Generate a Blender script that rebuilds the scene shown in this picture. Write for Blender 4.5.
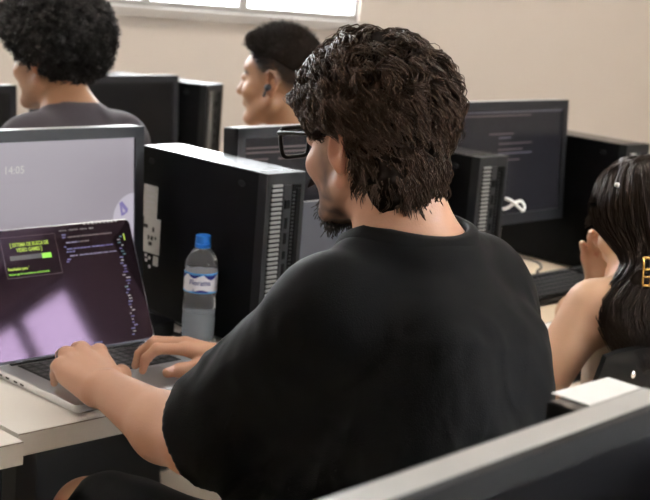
import bpy, bmesh, math, random
import numpy as np
from mathutils import Vector, Matrix
random.seed(7); RNG = np.random.default_rng(11)
for o in list(bpy.data.objects): bpy.data.objects.remove(o, do_unlink=True)
SC = bpy.context.scene; COL = SC.collection
R_ = math.radians
# ------------------------------------------------------------------ camera
# world frame: X runs along the desk rows, Y points from the seats to the screens, Z up (metres)
cam_d = bpy.data.cameras.new('camera'); cam = bpy.data.objects.new('camera', cam_d); COL.objects.link(cam)
RX, DN, FW = Vector((.7053, -.7046, .0779)), Vector((-.0898, -.1978, -.9761)), Vector((.7032, .6815, -.2028))
mw = Matrix.Identity(4)
for i in range(3): mw[i][0] = RX[i]; mw[i][1] = -DN[i]; mw[i][2] = -FW[i]
mw[2][3] = 1.5
cam.matrix_world = mw
cam_d.sensor_width = 36; cam_d.lens = 1400 / 650 * 36; cam_d.clip_start = .05
cam_d.dof.use_dof = True; cam_d.dof.focus_distance = 2.0; cam_d.dof.aperture_fstop = 7.5
SC.camera = cam
# ------------------------------------------------------------------ world, exposure
w = bpy.data.worlds.new('world'); SC.world = w; w.use_nodes = True
bg = w.node_tree.nodes['Background']; bg.inputs[0].default_value = (.93, .97, 1, 1); bg.inputs[1].default_value = 16.0
vs = SC.view_settings; vs.view_transform = 'Standard'; vs.look = 'None'; vs.exposure = 0.15; vs.gamma = 1; vs.use_curve_mapping = False
# room frame: the back wall stands at an angle to the desk rows
WC = np.array([3.8, 3.69]); E1 = np.array([.819, -.574]); E2 = np.array([-.574, -.819])
ROOM_A = math.atan2(E1[1], E1[0])
XL, XR, DEP, CEIL = -4.2, 3.1, 8.6, 3.30
def rp(a, b, z=0.0):  # room coordinates -> world
    p = WC + E1 * a + E2 * b; return Vector((p[0], p[1], z))
def area(name, loc, size, power, rot, col=(1, 1, 1), portal=False, sy=None):
    l = bpy.data.lights.new(name, 'AREA'); l.shape = 'RECTANGLE'; l.size = size; l.size_y = sy or size; l.energy = power; l.color = col
    o = bpy.data.objects.new(name, l); COL.objects.link(o); o.location = loc; o.rotation_euler = rot
    if portal: l.cycles.is_portal = True
    return o
WIN1 = (-3.7, .065, 1.28, 2.45)     # window in the back wall: a0, a1, z0, z1
WIN2 = (3.79, 6.6, 1.10, 3.12)        # window in the right wall: b0, b1, z0, z1
area('window_daylight_back', rp((WIN1[0]+WIN1[1])/2, -.12, (WIN1[2]+WIN1[3])/2), WIN1[1]-WIN1[0], 0, (R_(90), 0, ROOM_A+math.pi*0), portal=True, sy=WIN1[3]-WIN1[2])
area('window_daylight_right', rp(XR+.12, (WIN2[0]+WIN2[1])/2, (WIN2[2]+WIN2[3])/2), WIN2[1]-WIN2[0], 0, (R_(90), 0, ROOM_A-math.pi/2), portal=True, sy=WIN2[3]-WIN2[2])
LAMPS = [(-2.2, 1.8), (.9, 1.8)]
LAMP_POWER = 24

# ------------------------------------------------------------------ materials
MATS = {}
def mat(name, col, rough=.5, metal=0.0, spec=.5, var=.06, scale=30.0, bump=0.0, bscale=200.0, emit=0.0, ecol=None, sheen=0.0, attr=False, trans=0.0, ior=1.45, coat=0.0, sss=0.0, spec_tint=None):
    if name in MATS: return MATS[name]
    m = bpy.data.materials.new(name); m.use_nodes = True; nt = m.node_tree; b = nt.nodes['Principled BSDF']
    N = nt.nodes.new; L = nt.links.new
    b.inputs['Roughness'].default_value = rough; b.inputs['Metallic'].default_value = metal
    b.inputs['Specular IOR Level'].default_value = spec; b.inputs['IOR'].default_value = ior
    b.inputs['Transmission Weight'].default_value = trans; b.inputs['Coat Weight'].default_value = coat
    if sheen: b.inputs['Sheen Weight'].default_value = sheen; b.inputs['Sheen Roughness'].default_value = .4
    if sss:
        b.inputs['Subsurface Weight'].default_value = sss; b.inputs['Subsurface Radius'].default_value = (1, .35, .2); b.inputs['Subsurface Scale'].default_value = .006
    if spec_tint: b.inputs['Specular Tint'].default_value = (*spec_tint, 1)
    tc = N('ShaderNodeTexCoord'); nz = N('ShaderNodeTexNoise'); nz.inputs['Scale'].default_value = scale; nz.inputs['Detail'].default_value = 4
    L(tc.outputs['Object'], nz.inputs['Vector'])
    mr = N('ShaderNodeMapRange'); mr.inputs['To Min'].default_value = 1 - var; mr.inputs['To Max'].default_value = 1 + var
    L(nz.outputs['Fac'], mr.inputs['Value'])
    mx = N('ShaderNodeVectorMath'); mx.operation = 'SCALE'; L(mr.outputs['Result'], mx.inputs['Scale'])
    if attr:
        at = N('ShaderNodeAttribute'); at.attribute_name = 'Col'; L(at.outputs['Color'], mx.inputs[0])
    else: mx.inputs[0].default_value = col
    L(mx.outputs['Vector'], b.inputs['Base Color'])
    if bump:
        n2 = N('ShaderNodeTexNoise'); n2.inputs['Scale'].default_value = bscale; n2.inputs['Detail'].default_value = 3; L(tc.outputs['Object'], n2.inputs['Vector'])
        bp = N('ShaderNodeBump'); bp.inputs['Strength'].default_value = bump; bp.inputs['Distance'].default_value = .002
        L(n2.outputs['Fac'], bp.inputs['Height']); L(bp.outputs['Normal'], b.inputs['Normal'])
    if emit:
        b.inputs['Emission Color'].default_value = (*(ecol or col), 1); b.inputs['Emission Strength'].default_value = emit
    MATS[name] = m; return m
mat('wall_paint', (.55, .485, .425), .75, var=.03, scale=4, bump=.15, bscale=120)
mat('ceiling_paint', (.72, .69, .65), .8, var=.02)
mat('floor_vinyl', (.62, .53, .42), .45, var=.08, scale=6)
mat('window_frame', (.30, .28, .26), .5, var=.03)
mat('sill_shade_grey', (.36, .33, .30), .6, var=.04)  # sill grey darkened to carry the shadow below the glass
mat('window_glass', (1, 1, 1), .0, trans=1, ior=1.02, var=0)
mat('lamp_diffuser', (.9, .9, .88), .6, emit=2.5, ecol=(1, .95, .88))
mat('white_metal', (.75, .75, .73), .4)
mat('laminate', (.70, .66, .61), .38, var=.03, scale=12)
mat('laminate_wood', (.72, .57, .41), .4, var=.08, scale=9)
mat('edge_band', (.80, .75, .68), .5, var=.05, scale=40)
mat('edge_seam', (.16, .11, .07), .6)
mat('panel_black', (.006, .006, .0065), .6, spec=.2)
mat('steel_dark', (.03, .03, .032), .45, metal=.3)
mat('cream_enamel', (.55, .47, .36), .4)
mat('chair_plastic', (.003, .003, .0035), .42, spec=.18, bump=.25, bscale=400)
mat('chrome', (.75, .75, .75), .2, metal=1)
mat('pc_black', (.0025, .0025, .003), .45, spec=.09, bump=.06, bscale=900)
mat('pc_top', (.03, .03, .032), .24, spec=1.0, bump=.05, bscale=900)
mat('pc_bezel', (.013, .0135, .0145), .45, spec=.25, var=.08)
mat('pc_slot', (.003, .003, .003), .5, spec=.08)
mat('pc_rib', (.24, .24, .23), .35, metal=.25)
mat('sticker', (.52, .51, .50), .5, var=.1, scale=60)
mat('sticker_ink', (.03, .03, .03), .6)
mat('emboss', (.010, .010, .011), .4, spec=.2)
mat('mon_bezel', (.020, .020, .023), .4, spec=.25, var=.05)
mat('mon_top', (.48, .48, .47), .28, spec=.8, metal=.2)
mat('mon_stand', (.05, .05, .052), .35)
mat('screen_lilac', (.02, .02, .02), .3, spec=.3, emit=.66, ecol=(.44, .395, .445))
mat('screen_disc', (.02, .02, .02), .3, emit=.9, ecol=(.50, .46, .53))
mat('screen_mark', (.02, .02, .02), .3, emit=.8, ecol=(.22, .18, .42))
mat('screen_pale', (.02, .02, .02), .3, emit=.85, ecol=(.52, .48, .46))
mat('screen_dim', (.02, .02, .02), .3, emit=.8, ecol=(.33, .29, .33))
mat('screen_dark', (.008, .008, .010), .2, spec=.3, emit=.012, ecol=(.9, .85, 1))
mat('screen_off', (.004, .004, .005), .3, spec=.25)
mat('screen_code', (.01, .01, .01), .2, emit=.10, ecol=(.8, .62, .62))
mat('screen_code_pale', (.01, .01, .01), .2, emit=.12, ecol=(.7, .65, .8))
COAT = (.95, .62, 1.0)
mat('lap_display', (.003, .002, .003), .05, spec=.5, ior=1.45, emit=.006, ecol=(.9, .45, .6), spec_tint=COAT)
mat('lap_green', (.01, .02, .0), .3, emit=.85, ecol=(.30, .82, .04))
mat('lap_yellow', (.01, .02, .0), .3, emit=.75, ecol=(.50, .72, .05))
mat('lap_line', (.01, .01, .01), .3, emit=.10, ecol=(.75, .5, .5))
mat('lap_field', (.01, .01, .01), .3, emit=.05, ecol=(.7, .55, .55))
mat('lap_blue', (.01, .01, .01), .3, emit=.17, ecol=(.30, .25, .9))
mat('lap_lilac', (.01, .01, .01), .3, emit=.20, ecol=(.60, .50, .85))
mat('lap_grey', (.01, .01, .01), .3, emit=.28, ecol=(.7, .62, .65))
mat('lap_teal', (.01, .01, .01), .3, emit=.12, ecol=(.2, .6, .75))
mat('aluminium', (.62, .62, .63), .33, metal=.85, var=.02)
mat('key_well', (.006, .006, .006), .5)
mat('key_black', (.03, .03, .032), .35)
mat('key_mark', (.35, .35, .35), .5)
mat('trackpad', (.50, .50, .51), .35, metal=.5)
mat('chin_grey', (.10, .10, .13), .5, spec=.3)
mat('port_dark', (.01, .01, .01), .4)
mat('rubber', (.01, .01, .01), .55)
mat('cable_white', (.78, .78, .76), .35)
mat('paper', (.80, .79, .77), .6, var=.02)
mat('bottle_plastic', (.93, .96, 1.0), .06, trans=.93, ior=1.3, var=0)
mat('water', (.80, .88, .95), .08, trans=.72, ior=1.2, var=0)
mat('cap_blue', (.01, .17, .62), .35)
mat('label_white', (.78, .76, .80), .45)
mat('label_blue', (.10, .40, .78), .45)
mat('label_navy', (.01, .015, .22), .45)
mat('label_grey', (.55, .52, .57), .45)
mat('skin', (0, 0, 0), .48, attr=True, var=.05, scale=45, sss=.12, bump=.12, bscale=350)
mat('hair_dark', (.036, .019, .012), .36, spec=.38, spec_tint=(1, .8, .65), var=.5, scale=60)
mat('hair_base', (.010, .006, .004), .85, spec=.1)
mat('hair_black', (.010, .007, .006), .5, spec=.4, var=.3, scale=60)
mat('hair_long', (.016, .009, .006), .40, spec=.32, spec_tint=(1, .85, .75), var=.3, scale=50)
mat('beard_dark', (.02, .011, .007), .5)
mat('cotton_black', (.0030, .0029, .0032), .7, spec=.10, var=.15, scale=20, bump=.25, bscale=500, sheen=.045)
mat('shorts_black', (.003, .003, .0035), .65, spec=.1, var=.2, bump=.2, bscale=300, sheen=.05)
mat('cotton_charcoal', (.052, .044, .050), .85, spec=.2, bump=.3, bscale=400, sheen=.1)
mat('cotton_beige', (.42, .34, .27), .85, spec=.2, bump=.3, bscale=400)
mat('knit_cream', (.66, .56, .46), .9, spec=.1, bump=.8, bscale=260)
mat('trousers_dark', (.02, .022, .03), .8, bump=.2)
mat('glasses_frame', (.004, .004, .004), .4, spec=.25)
mat('glasses_lens', (1, 1, 1), .02, trans=1, ior=1.08, var=0)
mat('ring_metal', (.12, .11, .11), .3, metal=1)
mat('earbud', (.01, .01, .012), .35)
mat('gold', (.75, .48, .16), .25, metal=1)
mat('pearl', (.8, .76, .72), .3)
mat('shoe', (.05, .05, .05), .6)

# ------------------------------------------------------------------ object helpers
def link(name, me, m=None, parent=None, smooth=False):
    o = bpy.data.objects.new(name, me); COL.objects.link(o)
    if m: me.materials.append(MATS[m])
    if parent: o.parent = parent
    if smooth:
        for p in me.polygons: p.use_smooth = True
    return o
def tag(o, label=None, cat=None, group=None, kind=None):
    if label: o['label'] = label
    if cat: o['category'] = cat
    if group: o['group'] = group
    if kind: o['kind'] = kind
    return o
def empty(name, loc=(0, 0, 0), rz=0, label=None, cat=None, group=None):
    o = bpy.data.objects.new(name, None); o.empty_display_size = .1; COL.objects.link(o)
    o.location = loc; o.rotation_euler = (0, 0, rz); return tag(o, label, cat, group)
def bmobj(name, bm, m, parent=None, smooth=False, bevel=0, seg=2):
    if bevel:
        bmesh.ops.bevel(bm, geom=[e for e in bm.edges if e.calc_face_angle(0) > .5], offset=bevel, segments=seg, affect='EDGES', profile=.5, clamp_overlap=True)
    bmesh.ops.recalc_face_normals(bm, faces=bm.faces)
    me = bpy.data.meshes.new(name); bm.to_mesh(me); bm.free()
    o = link(name, me, m, parent)
    if smooth or bevel:
        me.shade_smooth() if hasattr(me, 'shade_smooth') else None
        try: me.set_sharp_from_angle(angle=R_(40))
        except Exception: pass
    return o
def add_box(bm, lo, hi, M=None):
    c = [(x, y, z) for z in (lo[2], hi[2]) for y in (lo[1], hi[1]) for x in (lo[0], hi[0])]
    v = [bm.verts.new(M @ Vector(p) if M else p) for p in c]
    for f in ((0, 2, 3, 1), (4, 5, 7, 6), (0, 1, 5, 4), (2, 6, 7, 3), (0, 4, 6, 2), (1, 3, 7, 5)): bm.faces.new([v[i] for i in f])
def box(name, lo, hi, m, parent=None, bevel=0, seg=2):
    bm = bmesh.new(); add_box(bm, lo, hi); return bmobj(name, bm, m, parent, bevel=bevel, seg=seg)
def prism(name, pts, axis_vec, m, parent=None, bevel=0, seg=2):
    bm = bmesh.new(); av = Vector(axis_vec); f = bm.faces.new([bm.verts.new(p) for p in pts])
    r = bmesh.ops.extrude_face_region(bm, geom=[f]); bmesh.ops.translate(bm, vec=av, verts=[g for g in r['geom'] if isinstance(g, bmesh.types.BMVert)])
    return bmobj(name, bm, m, parent, bevel=bevel, seg=seg)
def tube_mesh(paths, radii, sides=6, cap=True):
    """paths (N,K,3), radii (N,K) -> verts, quads"""
    P = np.asarray(paths, float); N, K, _ = P.shape; Rr = np.broadcast_to(np.asarray(radii, float), (N, K))
    T = np.gradient(P, axis=1); T /= np.linalg.norm(T, axis=2, keepdims=True) + 1e-12
    ref = np.zeros_like(T); up = np.abs(T[..., 2]).mean(axis=1) < .8
    ref[up, :, 2] = 1; ref[~up, :, 0] = 1
    A = np.cross(T, ref); A /= np.linalg.norm(A, axis=2, keepdims=True) + 1e-12; Bn = np.cross(T, A)
    an = np.arange(sides) * 2 * np.pi / sides
    V = P[:, :, None] + Rr[:, :, None, None] * (np.cos(an)[None, None, :, None] * A[:, :, None] + np.sin(an)[None, None, :, None] * Bn[:, :, None])
    V = V.reshape(-1, 3)
    n, k, s = np.meshgrid(np.arange(N), np.arange(K - 1), np.arange(sides), indexing='ij')
    b = (n * K + k) * sides; s2 = (s + 1) % sides
    Q = np.stack([b + s, b + s2, b + sides + s2, b + sides + s], -1).reshape(-1, 4)
    return V, Q
def np_mesh(name, V, Q, m, parent=None, smooth=True, col=None):
    me = bpy.data.meshes.new(name); V = np.asarray(V, np.float32); Q = np.asarray(Q, np.int32); k = Q.shape[1]
    me.vertices.add(len(V)); me.vertices.foreach_set('co', V.ravel())
    me.loops.add(Q.size); me.loops.foreach_set('vertex_index', Q.ravel())
    me.polygons.add(len(Q)); me.polygons.foreach_set('loop_start', np.arange(0, Q.size, k, dtype=np.int32))
    try: me.polygons.foreach_set('loop_total', np.full(len(Q), k, np.int32))
    except Exception: pass
    if smooth: me.polygons.foreach_set('use_smooth', np.ones(len(Q), bool))
    me.update(calc_edges=True)
    if col is not None:
        a = me.color_attributes.new('Col', 'FLOAT_COLOR', 'POINT'); c = np.ones((len(V), 4), np.float32); c[:, :3] = col; a.data.foreach_set('color', c.ravel())
    return link(name, me, m, parent)
def catmull(pts, n=8):
    p = np.asarray(pts, float); p = np.vstack([2 * p[0] - p[1], p, 2 * p[-1] - p[-2]]); out = []
    for i in range(1, len(p) - 2):
        for t in np.linspace(0, 1, n, endpoint=False):
            a, b, c, d = p[i - 1], p[i], p[i + 1], p[i + 2]
            out.append(.5 * (2 * b + (c - a) * t + (2 * a - 5 * b + 4 * c - d) * t * t + (3 * b - a - 3 * c + d) * t ** 3))
    out.append(p[-2]); return np.array(out)
def tube(name, pts, r, m, parent=None, sides=8, n=8, smooth=True):
    c = catmull(pts, n) if len(pts) > 2 else np.array(pts, float)
    rr = np.interp(np.linspace(0, 1, len(c)), np.linspace(0, 1, len(r)), r) if hasattr(r, '__len__') else np.full(len(c), r)
    V, Q = tube_mesh(c[None], rr[None], sides)
    o = np_mesh(name, V, Q, m, parent)
    bm = bmesh.new(); bm.from_mesh(o.data); bmesh.ops.holes_fill(bm, edges=[e for e in bm.edges if e.is_boundary]); bmesh.ops.recalc_face_normals(bm, faces=bm.faces); bm.to_mesh(o.data); bm.free()
    return o
def lathe(name, prof, m, parent=None, n=32, wob=None):
    bm = bmesh.new(); rings = []
    for r, z in prof:
        rings.append([bm.verts.new(((r if not wob else r * wob(a * 2 * math.pi / n, z)) * math.cos(a * 2 * math.pi / n), (r if not wob else r * wob(a * 2 * math.pi / n, z)) * math.sin(a * 2 * math.pi / n), z)) for a in range(n)])
    for a, b in zip(rings, rings[1:]):
        for i in range(n): bm.faces.new((a[i], a[(i + 1) % n], b[(i + 1) % n], b[i]))
    for rg in (rings[0], rings[-1]):
        if prof[0 if rg is rings[0] else -1][0] > 1e-4: bm.faces.new(rg)
    bmesh.ops.remove_doubles(bm, verts=bm.verts, dist=1e-6)
    return bmobj(name, bm, m, parent, smooth=True)
def text(name, s, size, m, parent, M, align='LEFT', xs=1.0, bold=0.0):
    c = bpy.data.curves.new(name, 'FONT'); c.body = s; c.size = size; c.align_x = align; c.offset = bold; c.resolution_u = 2
    t = bpy.data.objects.new(name + '_tmp', c); COL.objects.link(t); bpy.context.view_layer.update()
    me = bpy.data.meshes.new_from_object(t.evaluated_get(bpy.context.evaluated_depsgraph_get())); bpy.data.objects.remove(t)
    me.transform(M @ Matrix.Diagonal((xs, 1, 1, 1))); me.materials.clear()
    return link(name, me, m, parent)
def copy_tree(o, parent=None):
    c = o.copy(); COL.objects.link(c); c.parent = parent
    for ch in list(o.children): copy_tree(ch, c)
    return c

# ------------------------------------------------------------------ room shell
def struct(o, label, cat): return tag(o, label, cat, kind='structure')
def room_quad_box(name, a0, a1, b0, b1, z0, z1, m, parent=None):
    bm = bmesh.new(); pts = [rp(a0, b0), rp(a1, b0), rp(a1, b1), rp(a0, b1)]
    lo = [bm.verts.new((p.x, p.y, z0)) for p in pts]; hi = [bm.verts.new((p.x, p.y, z1)) for p in pts]
    bm.faces.new(lo); bm.faces.new(hi)
    for i in range(4): bm.faces.new((lo[i], lo[(i + 1) % 4], hi[(i + 1) % 4], hi[i]))
    return bmobj(name, bm, m, parent)
def joined(name, boxes, m, parent=None):
    bm = bmesh.new()
    for a0, a1, b0, b1, z0, z1 in boxes:
        pts = [rp(a0, b0), rp(a1, b0), rp(a1, b1), rp(a0, b1)]
        lo = [bm.verts.new((p.x, p.y, z0)) for p in pts]; hi = [bm.verts.new((p.x, p.y, z1)) for p in pts]
        bm.faces.new(lo); bm.faces.new(hi)
        for i in range(4): bm.faces.new((lo[i], lo[(i + 1) % 4], hi[(i + 1) % 4], hi[i]))
    return bmobj(name, bm, m, parent)
T = .18
struct(room_quad_box('floor', XL-T, XR+T, -T, DEP+T, -.1, 0, 'floor_vinyl'), 'beige vinyl floor seen below the desks', 'floor')
struct(room_quad_box('ceiling', XL-T, XR+T, -T, DEP+T, CEIL, CEIL+.1, 'ceiling_paint'), 'plain off-white ceiling above the room', 'ceiling')
a0, a1, z0, z1 = WIN1
struct(joined('wall_back', [(XL-T, a0, -T, 0, 0, CEIL), (a1, XR+T, -T, 0, 0, CEIL), (a0, a1, -T, 0, 0, z0-.02), (a0, a1, -T, 0, z1, CEIL)], 'wall_paint'), 'beige painted back wall with a strip window', 'wall')
b0, b1, y0, y1 = WIN2
struct(joined('wall_right', [(XR, XR+T, 0, b0, 0, CEIL), (XR, XR+T, b1, DEP, 0, CEIL), (XR, XR+T, b0, b1, 0, y0), (XR, XR+T, b0, b1, y1, CEIL)], 'wall_paint'), 'beige painted side wall outside the picture on the right', 'wall')
struct(room_quad_box('wall_left', XL-T, XL, 0, DEP, 0, CEIL, 'wall_paint'), 'beige painted side wall outside the picture on the left', 'wall')
struct(room_quad_box('wall_front', XL-T, XR+T, DEP, DEP+T, 0, CEIL, 'wall_paint'), 'beige painted wall behind the viewer', 'wall')
win1 = struct(empty('window_1', rp((a0+a1)/2, -.05, z0)), 'strip window with narrow frames high in back wall', 'window')
inv = Matrix.Translation(-win1.location)
def rel(o, root): o.data.transform(Matrix.Translation(-root.location)); return o
rel(joined('window_sill', [(a0-.02, a1+.03, -T, .035, z0-.035, z0-.001)], 'sill_shade_grey', win1), win1)
rel(joined('window_frame', [(a0, a1, -.10, -.04, z0, z0+.022), (a0, a1, -.10, -.04, z1-.03, z1), (a1-.012, a1, -.10, -.04, z0, z1), (a0, a0+.03, -.10, -.04, z0, z1)], 'window_frame', win1), win1)
mull = [-.368 - .36*i for i in range(0, 10) if -.368 - .36*i > a0 + .1]
for x in mull: rel(joined('mullion', [(x-.016, x+.016, -.10, -.03, z0, z1)], 'window_frame', win1), win1)
ed = [a1] + mull + [a0]
for r, l in zip(ed, ed[1:]): rel(joined('pane', [(l+.016, r-.016, -.072, -.068, z0+.02, z1-.03)], 'window_glass', win1), win1)
win2 = struct(empty('window_2', rp(XR+.05, (b0+b1)/2, y0)), 'wide window in side wall outside the picture', 'window')
rel(joined('window_frame', [(XR+.04, XR+.1, b0, b1, y0, y0+.05), (XR+.04, XR+.1, b0, b1, y1-.05, y1), (XR+.04, XR+.1, b0, b0+.05, y0, y1), (XR+.04, XR+.1, b1-.05, b1, y0, y1)] + [(XR+.04, XR+.1, b-.025, b+.025, y0, y1) for b in (b0+.36, b0+1.2, b0+2.0)], 'window_frame', win2), win2)
for p0_, p1_ in ((.05, .335), (.385, 1.175), (1.225, 1.975), (2.025, b1-b0-.05)): rel(joined('pane', [(XR+.068, XR+.072, b0+p0_, b0+p1_, y0+.05, y1-.05)], 'window_glass', win2), win2)
for i, (a, b) in enumerate(LAMPS):
    p = rp(a, b, CEIL)
    t = empty('ceiling_lamp', p, ROOM_A, ('square ceiling lamp above the left half of the back wall', 'square ceiling lamp above the right half of the back wall')[i], 'lamp', 'ceiling lamps')
    box('frame', (-.32, -.32, -.03), (.32, .32, 0), 'white_metal', t, bevel=.004)
    box('diffuser', (-.30, -.30, -.034), (.30, .30, -.0301), 'lamp_diffuser', t)
    l = area('lamp_light', (p.x, p.y, CEIL-.05), .58, LAMP_POWER, (0, 0, ROOM_A), (1, .93, .84)); 

# ------------------------------------------------------------------ desks
DZ = .74; TH = .038
def desk(x0, x1, y0, y1, label, rz=0, panel=None, group=None, top_m='laminate'):
    t = empty('desk', (x0, y0, 0), rz, label, 'desk', group)
    w_, d_ = x1-x0, y1-y0
    top = box('desk_top', (0, .0015, DZ-TH), (w_, d_, DZ), top_m, t, bevel=.0012, seg=1)
    box('edge_band', (0.0004, -.0012, DZ-TH+.001), (w_-.0004, .0013, DZ-.0016), 'edge_band', top)
    box('edge_seam', (.0002, -.0006, DZ-.0017), (w_-.0002, .0014, DZ-.0009), 'edge_seam', top)
    for x in (.05, w_-.09):
        for y in (.08, d_-.12): box('leg', (x, y, 0), (x+.04, y+.04, DZ-TH), 'steel_dark', t, bevel=.004)
        box('side_rail', (x+.005, .12, .06), (x+.035, d_-.12, .10), 'steel_dark', t)
    box('cross_rail', (.09, d_-.115, DZ-TH-.07), (w_-.09, d_-.085, DZ-TH-.03), 'steel_dark', t)
    if panel: box('modesty_panel', (panel[0], d_-.08, .30), (panel[1], d_-.062, DZ-TH), 'panel_black', t)
    return t
D1 = (1.172, 2.44, 1.766, 2.37)
desk(*D1, 'white desk carrying the open laptop and water bottle', panel=(.03, .72))
desk(-.10, 1.160, 1.748, 2.35, 'white desk at left frame edge, beside the laptop desk', rz=R_(-.6), panel=(.1, 1.2))
desk(2.45, 3.72, 1.766, 2.37, 'pale wooden desk carrying the desktop keyboard at right', panel=(.1, 1.2), top_m='laminate_wood')
desk(1.0, 2.18, 3.0, 3.68, 'far desk in front of the curly-haired man', panel=(.1, 1.1))
desk(2.19, 3.10, 3.0, 3.68, 'far desk carrying the rear computer tower', panel=(.1, .8))
desk(.02, 1.30, .22, .86, 'near desk under the blurred foreground monitor', panel=(.1, 1.2))

# ------------------------------------------------------------------ computer towers
TW, TD, THH = .10, .382, .353
def make_tower():
    t = empty('computer_tower', (0, 0, 0))
    body = box('case_body', (0, .018, .006), (TW, TD, THH-.001), 'pc_black', t, bevel=.003)
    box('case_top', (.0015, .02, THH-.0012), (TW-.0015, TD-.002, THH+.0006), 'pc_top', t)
    # bezel with rounded front edges, hollowed by the slots set on it
    bz = box('front_bezel', (-.001, 0, .004), (TW+.001, .024, THH+.001), 'pc_bezel', t, bevel=.006, seg=3)
    box('grille_well', (.012, -.0006, .03), (.040, .004, THH-.022), 'pc_slot', bz)
    n = 34
    for i in range(n):
        z = .033 + i*(THH-.022-.036)/(n-1)
        o = box('rib', (.013, -.0035, z), (.039, .001, z+.0048), 'pc_rib', bz) if i == 0 else None
        if i == 0: rib0 = o; zr = z
        else:
            c = rib0.copy(); COL.objects.link(c); c.location.z = z - zr
    st = box('control_strip', (.043, -.002, .03), (.064, .003, THH-.022), 'pc_bezel', t, bevel=.001)
    box('power_button', (.047, -.0045, .285), (.060, -.001, .302), 'pc_slot', st, bevel=.001)
    for z, h in ((.245, .022), (.215, .022), (.185, .016), (.150, .026)):
        box('usb_port', (.050, -.0035, z), (.057, -.0012, z+h), 'pc_slot', st)
    box('badge', (.050, -.0035, .075), (.056, -.0015, .105), 'pc_rib', st)
    box('drive_well', (.067, -.0012, .13), (.090, .003, THH-.022), 'pc_slot', t)
    dr = box('drive_tray', (.077, -.003, .14), (.088, .001, THH-.03), 'pc_slot', t, bevel=.001)
    box('grille_well', (.067, -.0006, .03), (.090, .004, .122), 'pc_slot', bz)
    r2 = None
    for i in range(11):
        z = .033 + i*.0079
        if r2 is None: r2 = box('rib', (.068, -.0035, z), (.089, .001, z+.0048), 'pc_rib', bz)
        else: c = r2.copy(); COL.objects.link(c); c.location.z = z - .033
    r3 = None
    for i in range(24):
        z = .142 + i*.0075
        if r3 is None: r3 = box('rib', (.068, -.0028, z), (.0745, .001, z+.0028), 'pc_bezel', bz); zq = z
        else: c = r3.copy(); COL.objects.link(c); c.location.z = z - zq
    # embossed oval latch marks on the side
    for y, z in ((.072, .325), (TD-.03, .325)):
        bm = bmesh.new(); bmesh.ops.create_cone(bm, cap_ends=True, segments=20, radius1=.011, radius2=.010, depth=.0012)
        bmesh.ops.transform(bm, matrix=Matrix.Translation((-.0004, y, z)) @ Matrix.Rotation(R_(-90), 4, 'Y') @ Matrix.Diagonal((.55, 1, 1, 1)), verts=bm.verts)
        bmobj('side_latch', bm, 'emboss', t)
    for x in (.012, TW-.024):
        for y in (.04, TD-.05): box('foot', (x, y, 0), (x+.012, y+.02, .007), 'rubber', t)
    return t
def set_tower(t, x, y, rz, label, z=DZ):
    t.location = (x, y, z); t.rotation_euler.z = R_(rz); tag(t, label, 'computer', 'black desktop computer towers'); return t
tower0 = make_tower()
for (x, y, rz, lab) in ((2.461, 1.925, 0, 'black computer tower right of the main man\'s head, grille front lit'),
                        (3.10, 1.955, -1.5, 'black computer tower beside the dark monitor, left of the woman'),
                        (2.815, 3.285, 20, 'small far computer tower against the wall, right of rear monitor'),
                        (1.108, .372, 0, 'foreground computer tower whose top carries a white sheet')):
    set_tower(copy_tree(tower0), x, y, rz, lab)
set_tower(tower0, 1.80, 1.91, 0, 'black computer tower with white stickers standing behind the water bottle')
sk = box('sticker', (-.0006, .326, .206), (0.0002, .372, .274), 'sticker', tower0)
sk2 = box('sticker', (-.0010, .312, .132), (0.0002, .366, .207), 'sticker', tower0)
for y, z, a, b in ((.352, .183, .014, .008), (.330, .178, .007, .010), (.345, .160, .006, .009), (.333, .160, .008, .009), (.322, .163, .006, .006), (.336, .148, .012, .008)):
    box('printed_mark', (-.0014, y, z), (-.0008, y+a, z+b), 'sticker_ink', sk2)
for z in (.262, .250, .238, .226): box('printed_line', (-.0009, .334, z), (-.0005, .362, z+.0022), 'label_grey', sk)
sk3 = box('sticker', (-.0006, .314, .108), (0.0002, .330, .128), 'sticker', tower0)
for y, z in ((.340, .118), (.350, .112), (.338, .100), (.352, .122)): box('printed_mark', (-.0008, y, z), (.0001, y+.006, z+.006), 'label_grey', sk3)
box('sheet', (1.130, .50, DZ+THH+.001), (1.230, .765, DZ+THH+.0022), 'paper').name = 'paper_sheet'
tag(bpy.data.objects['paper_sheet'], 'white paper sheet lying behind the blurred foreground monitor', 'paper')

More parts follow.
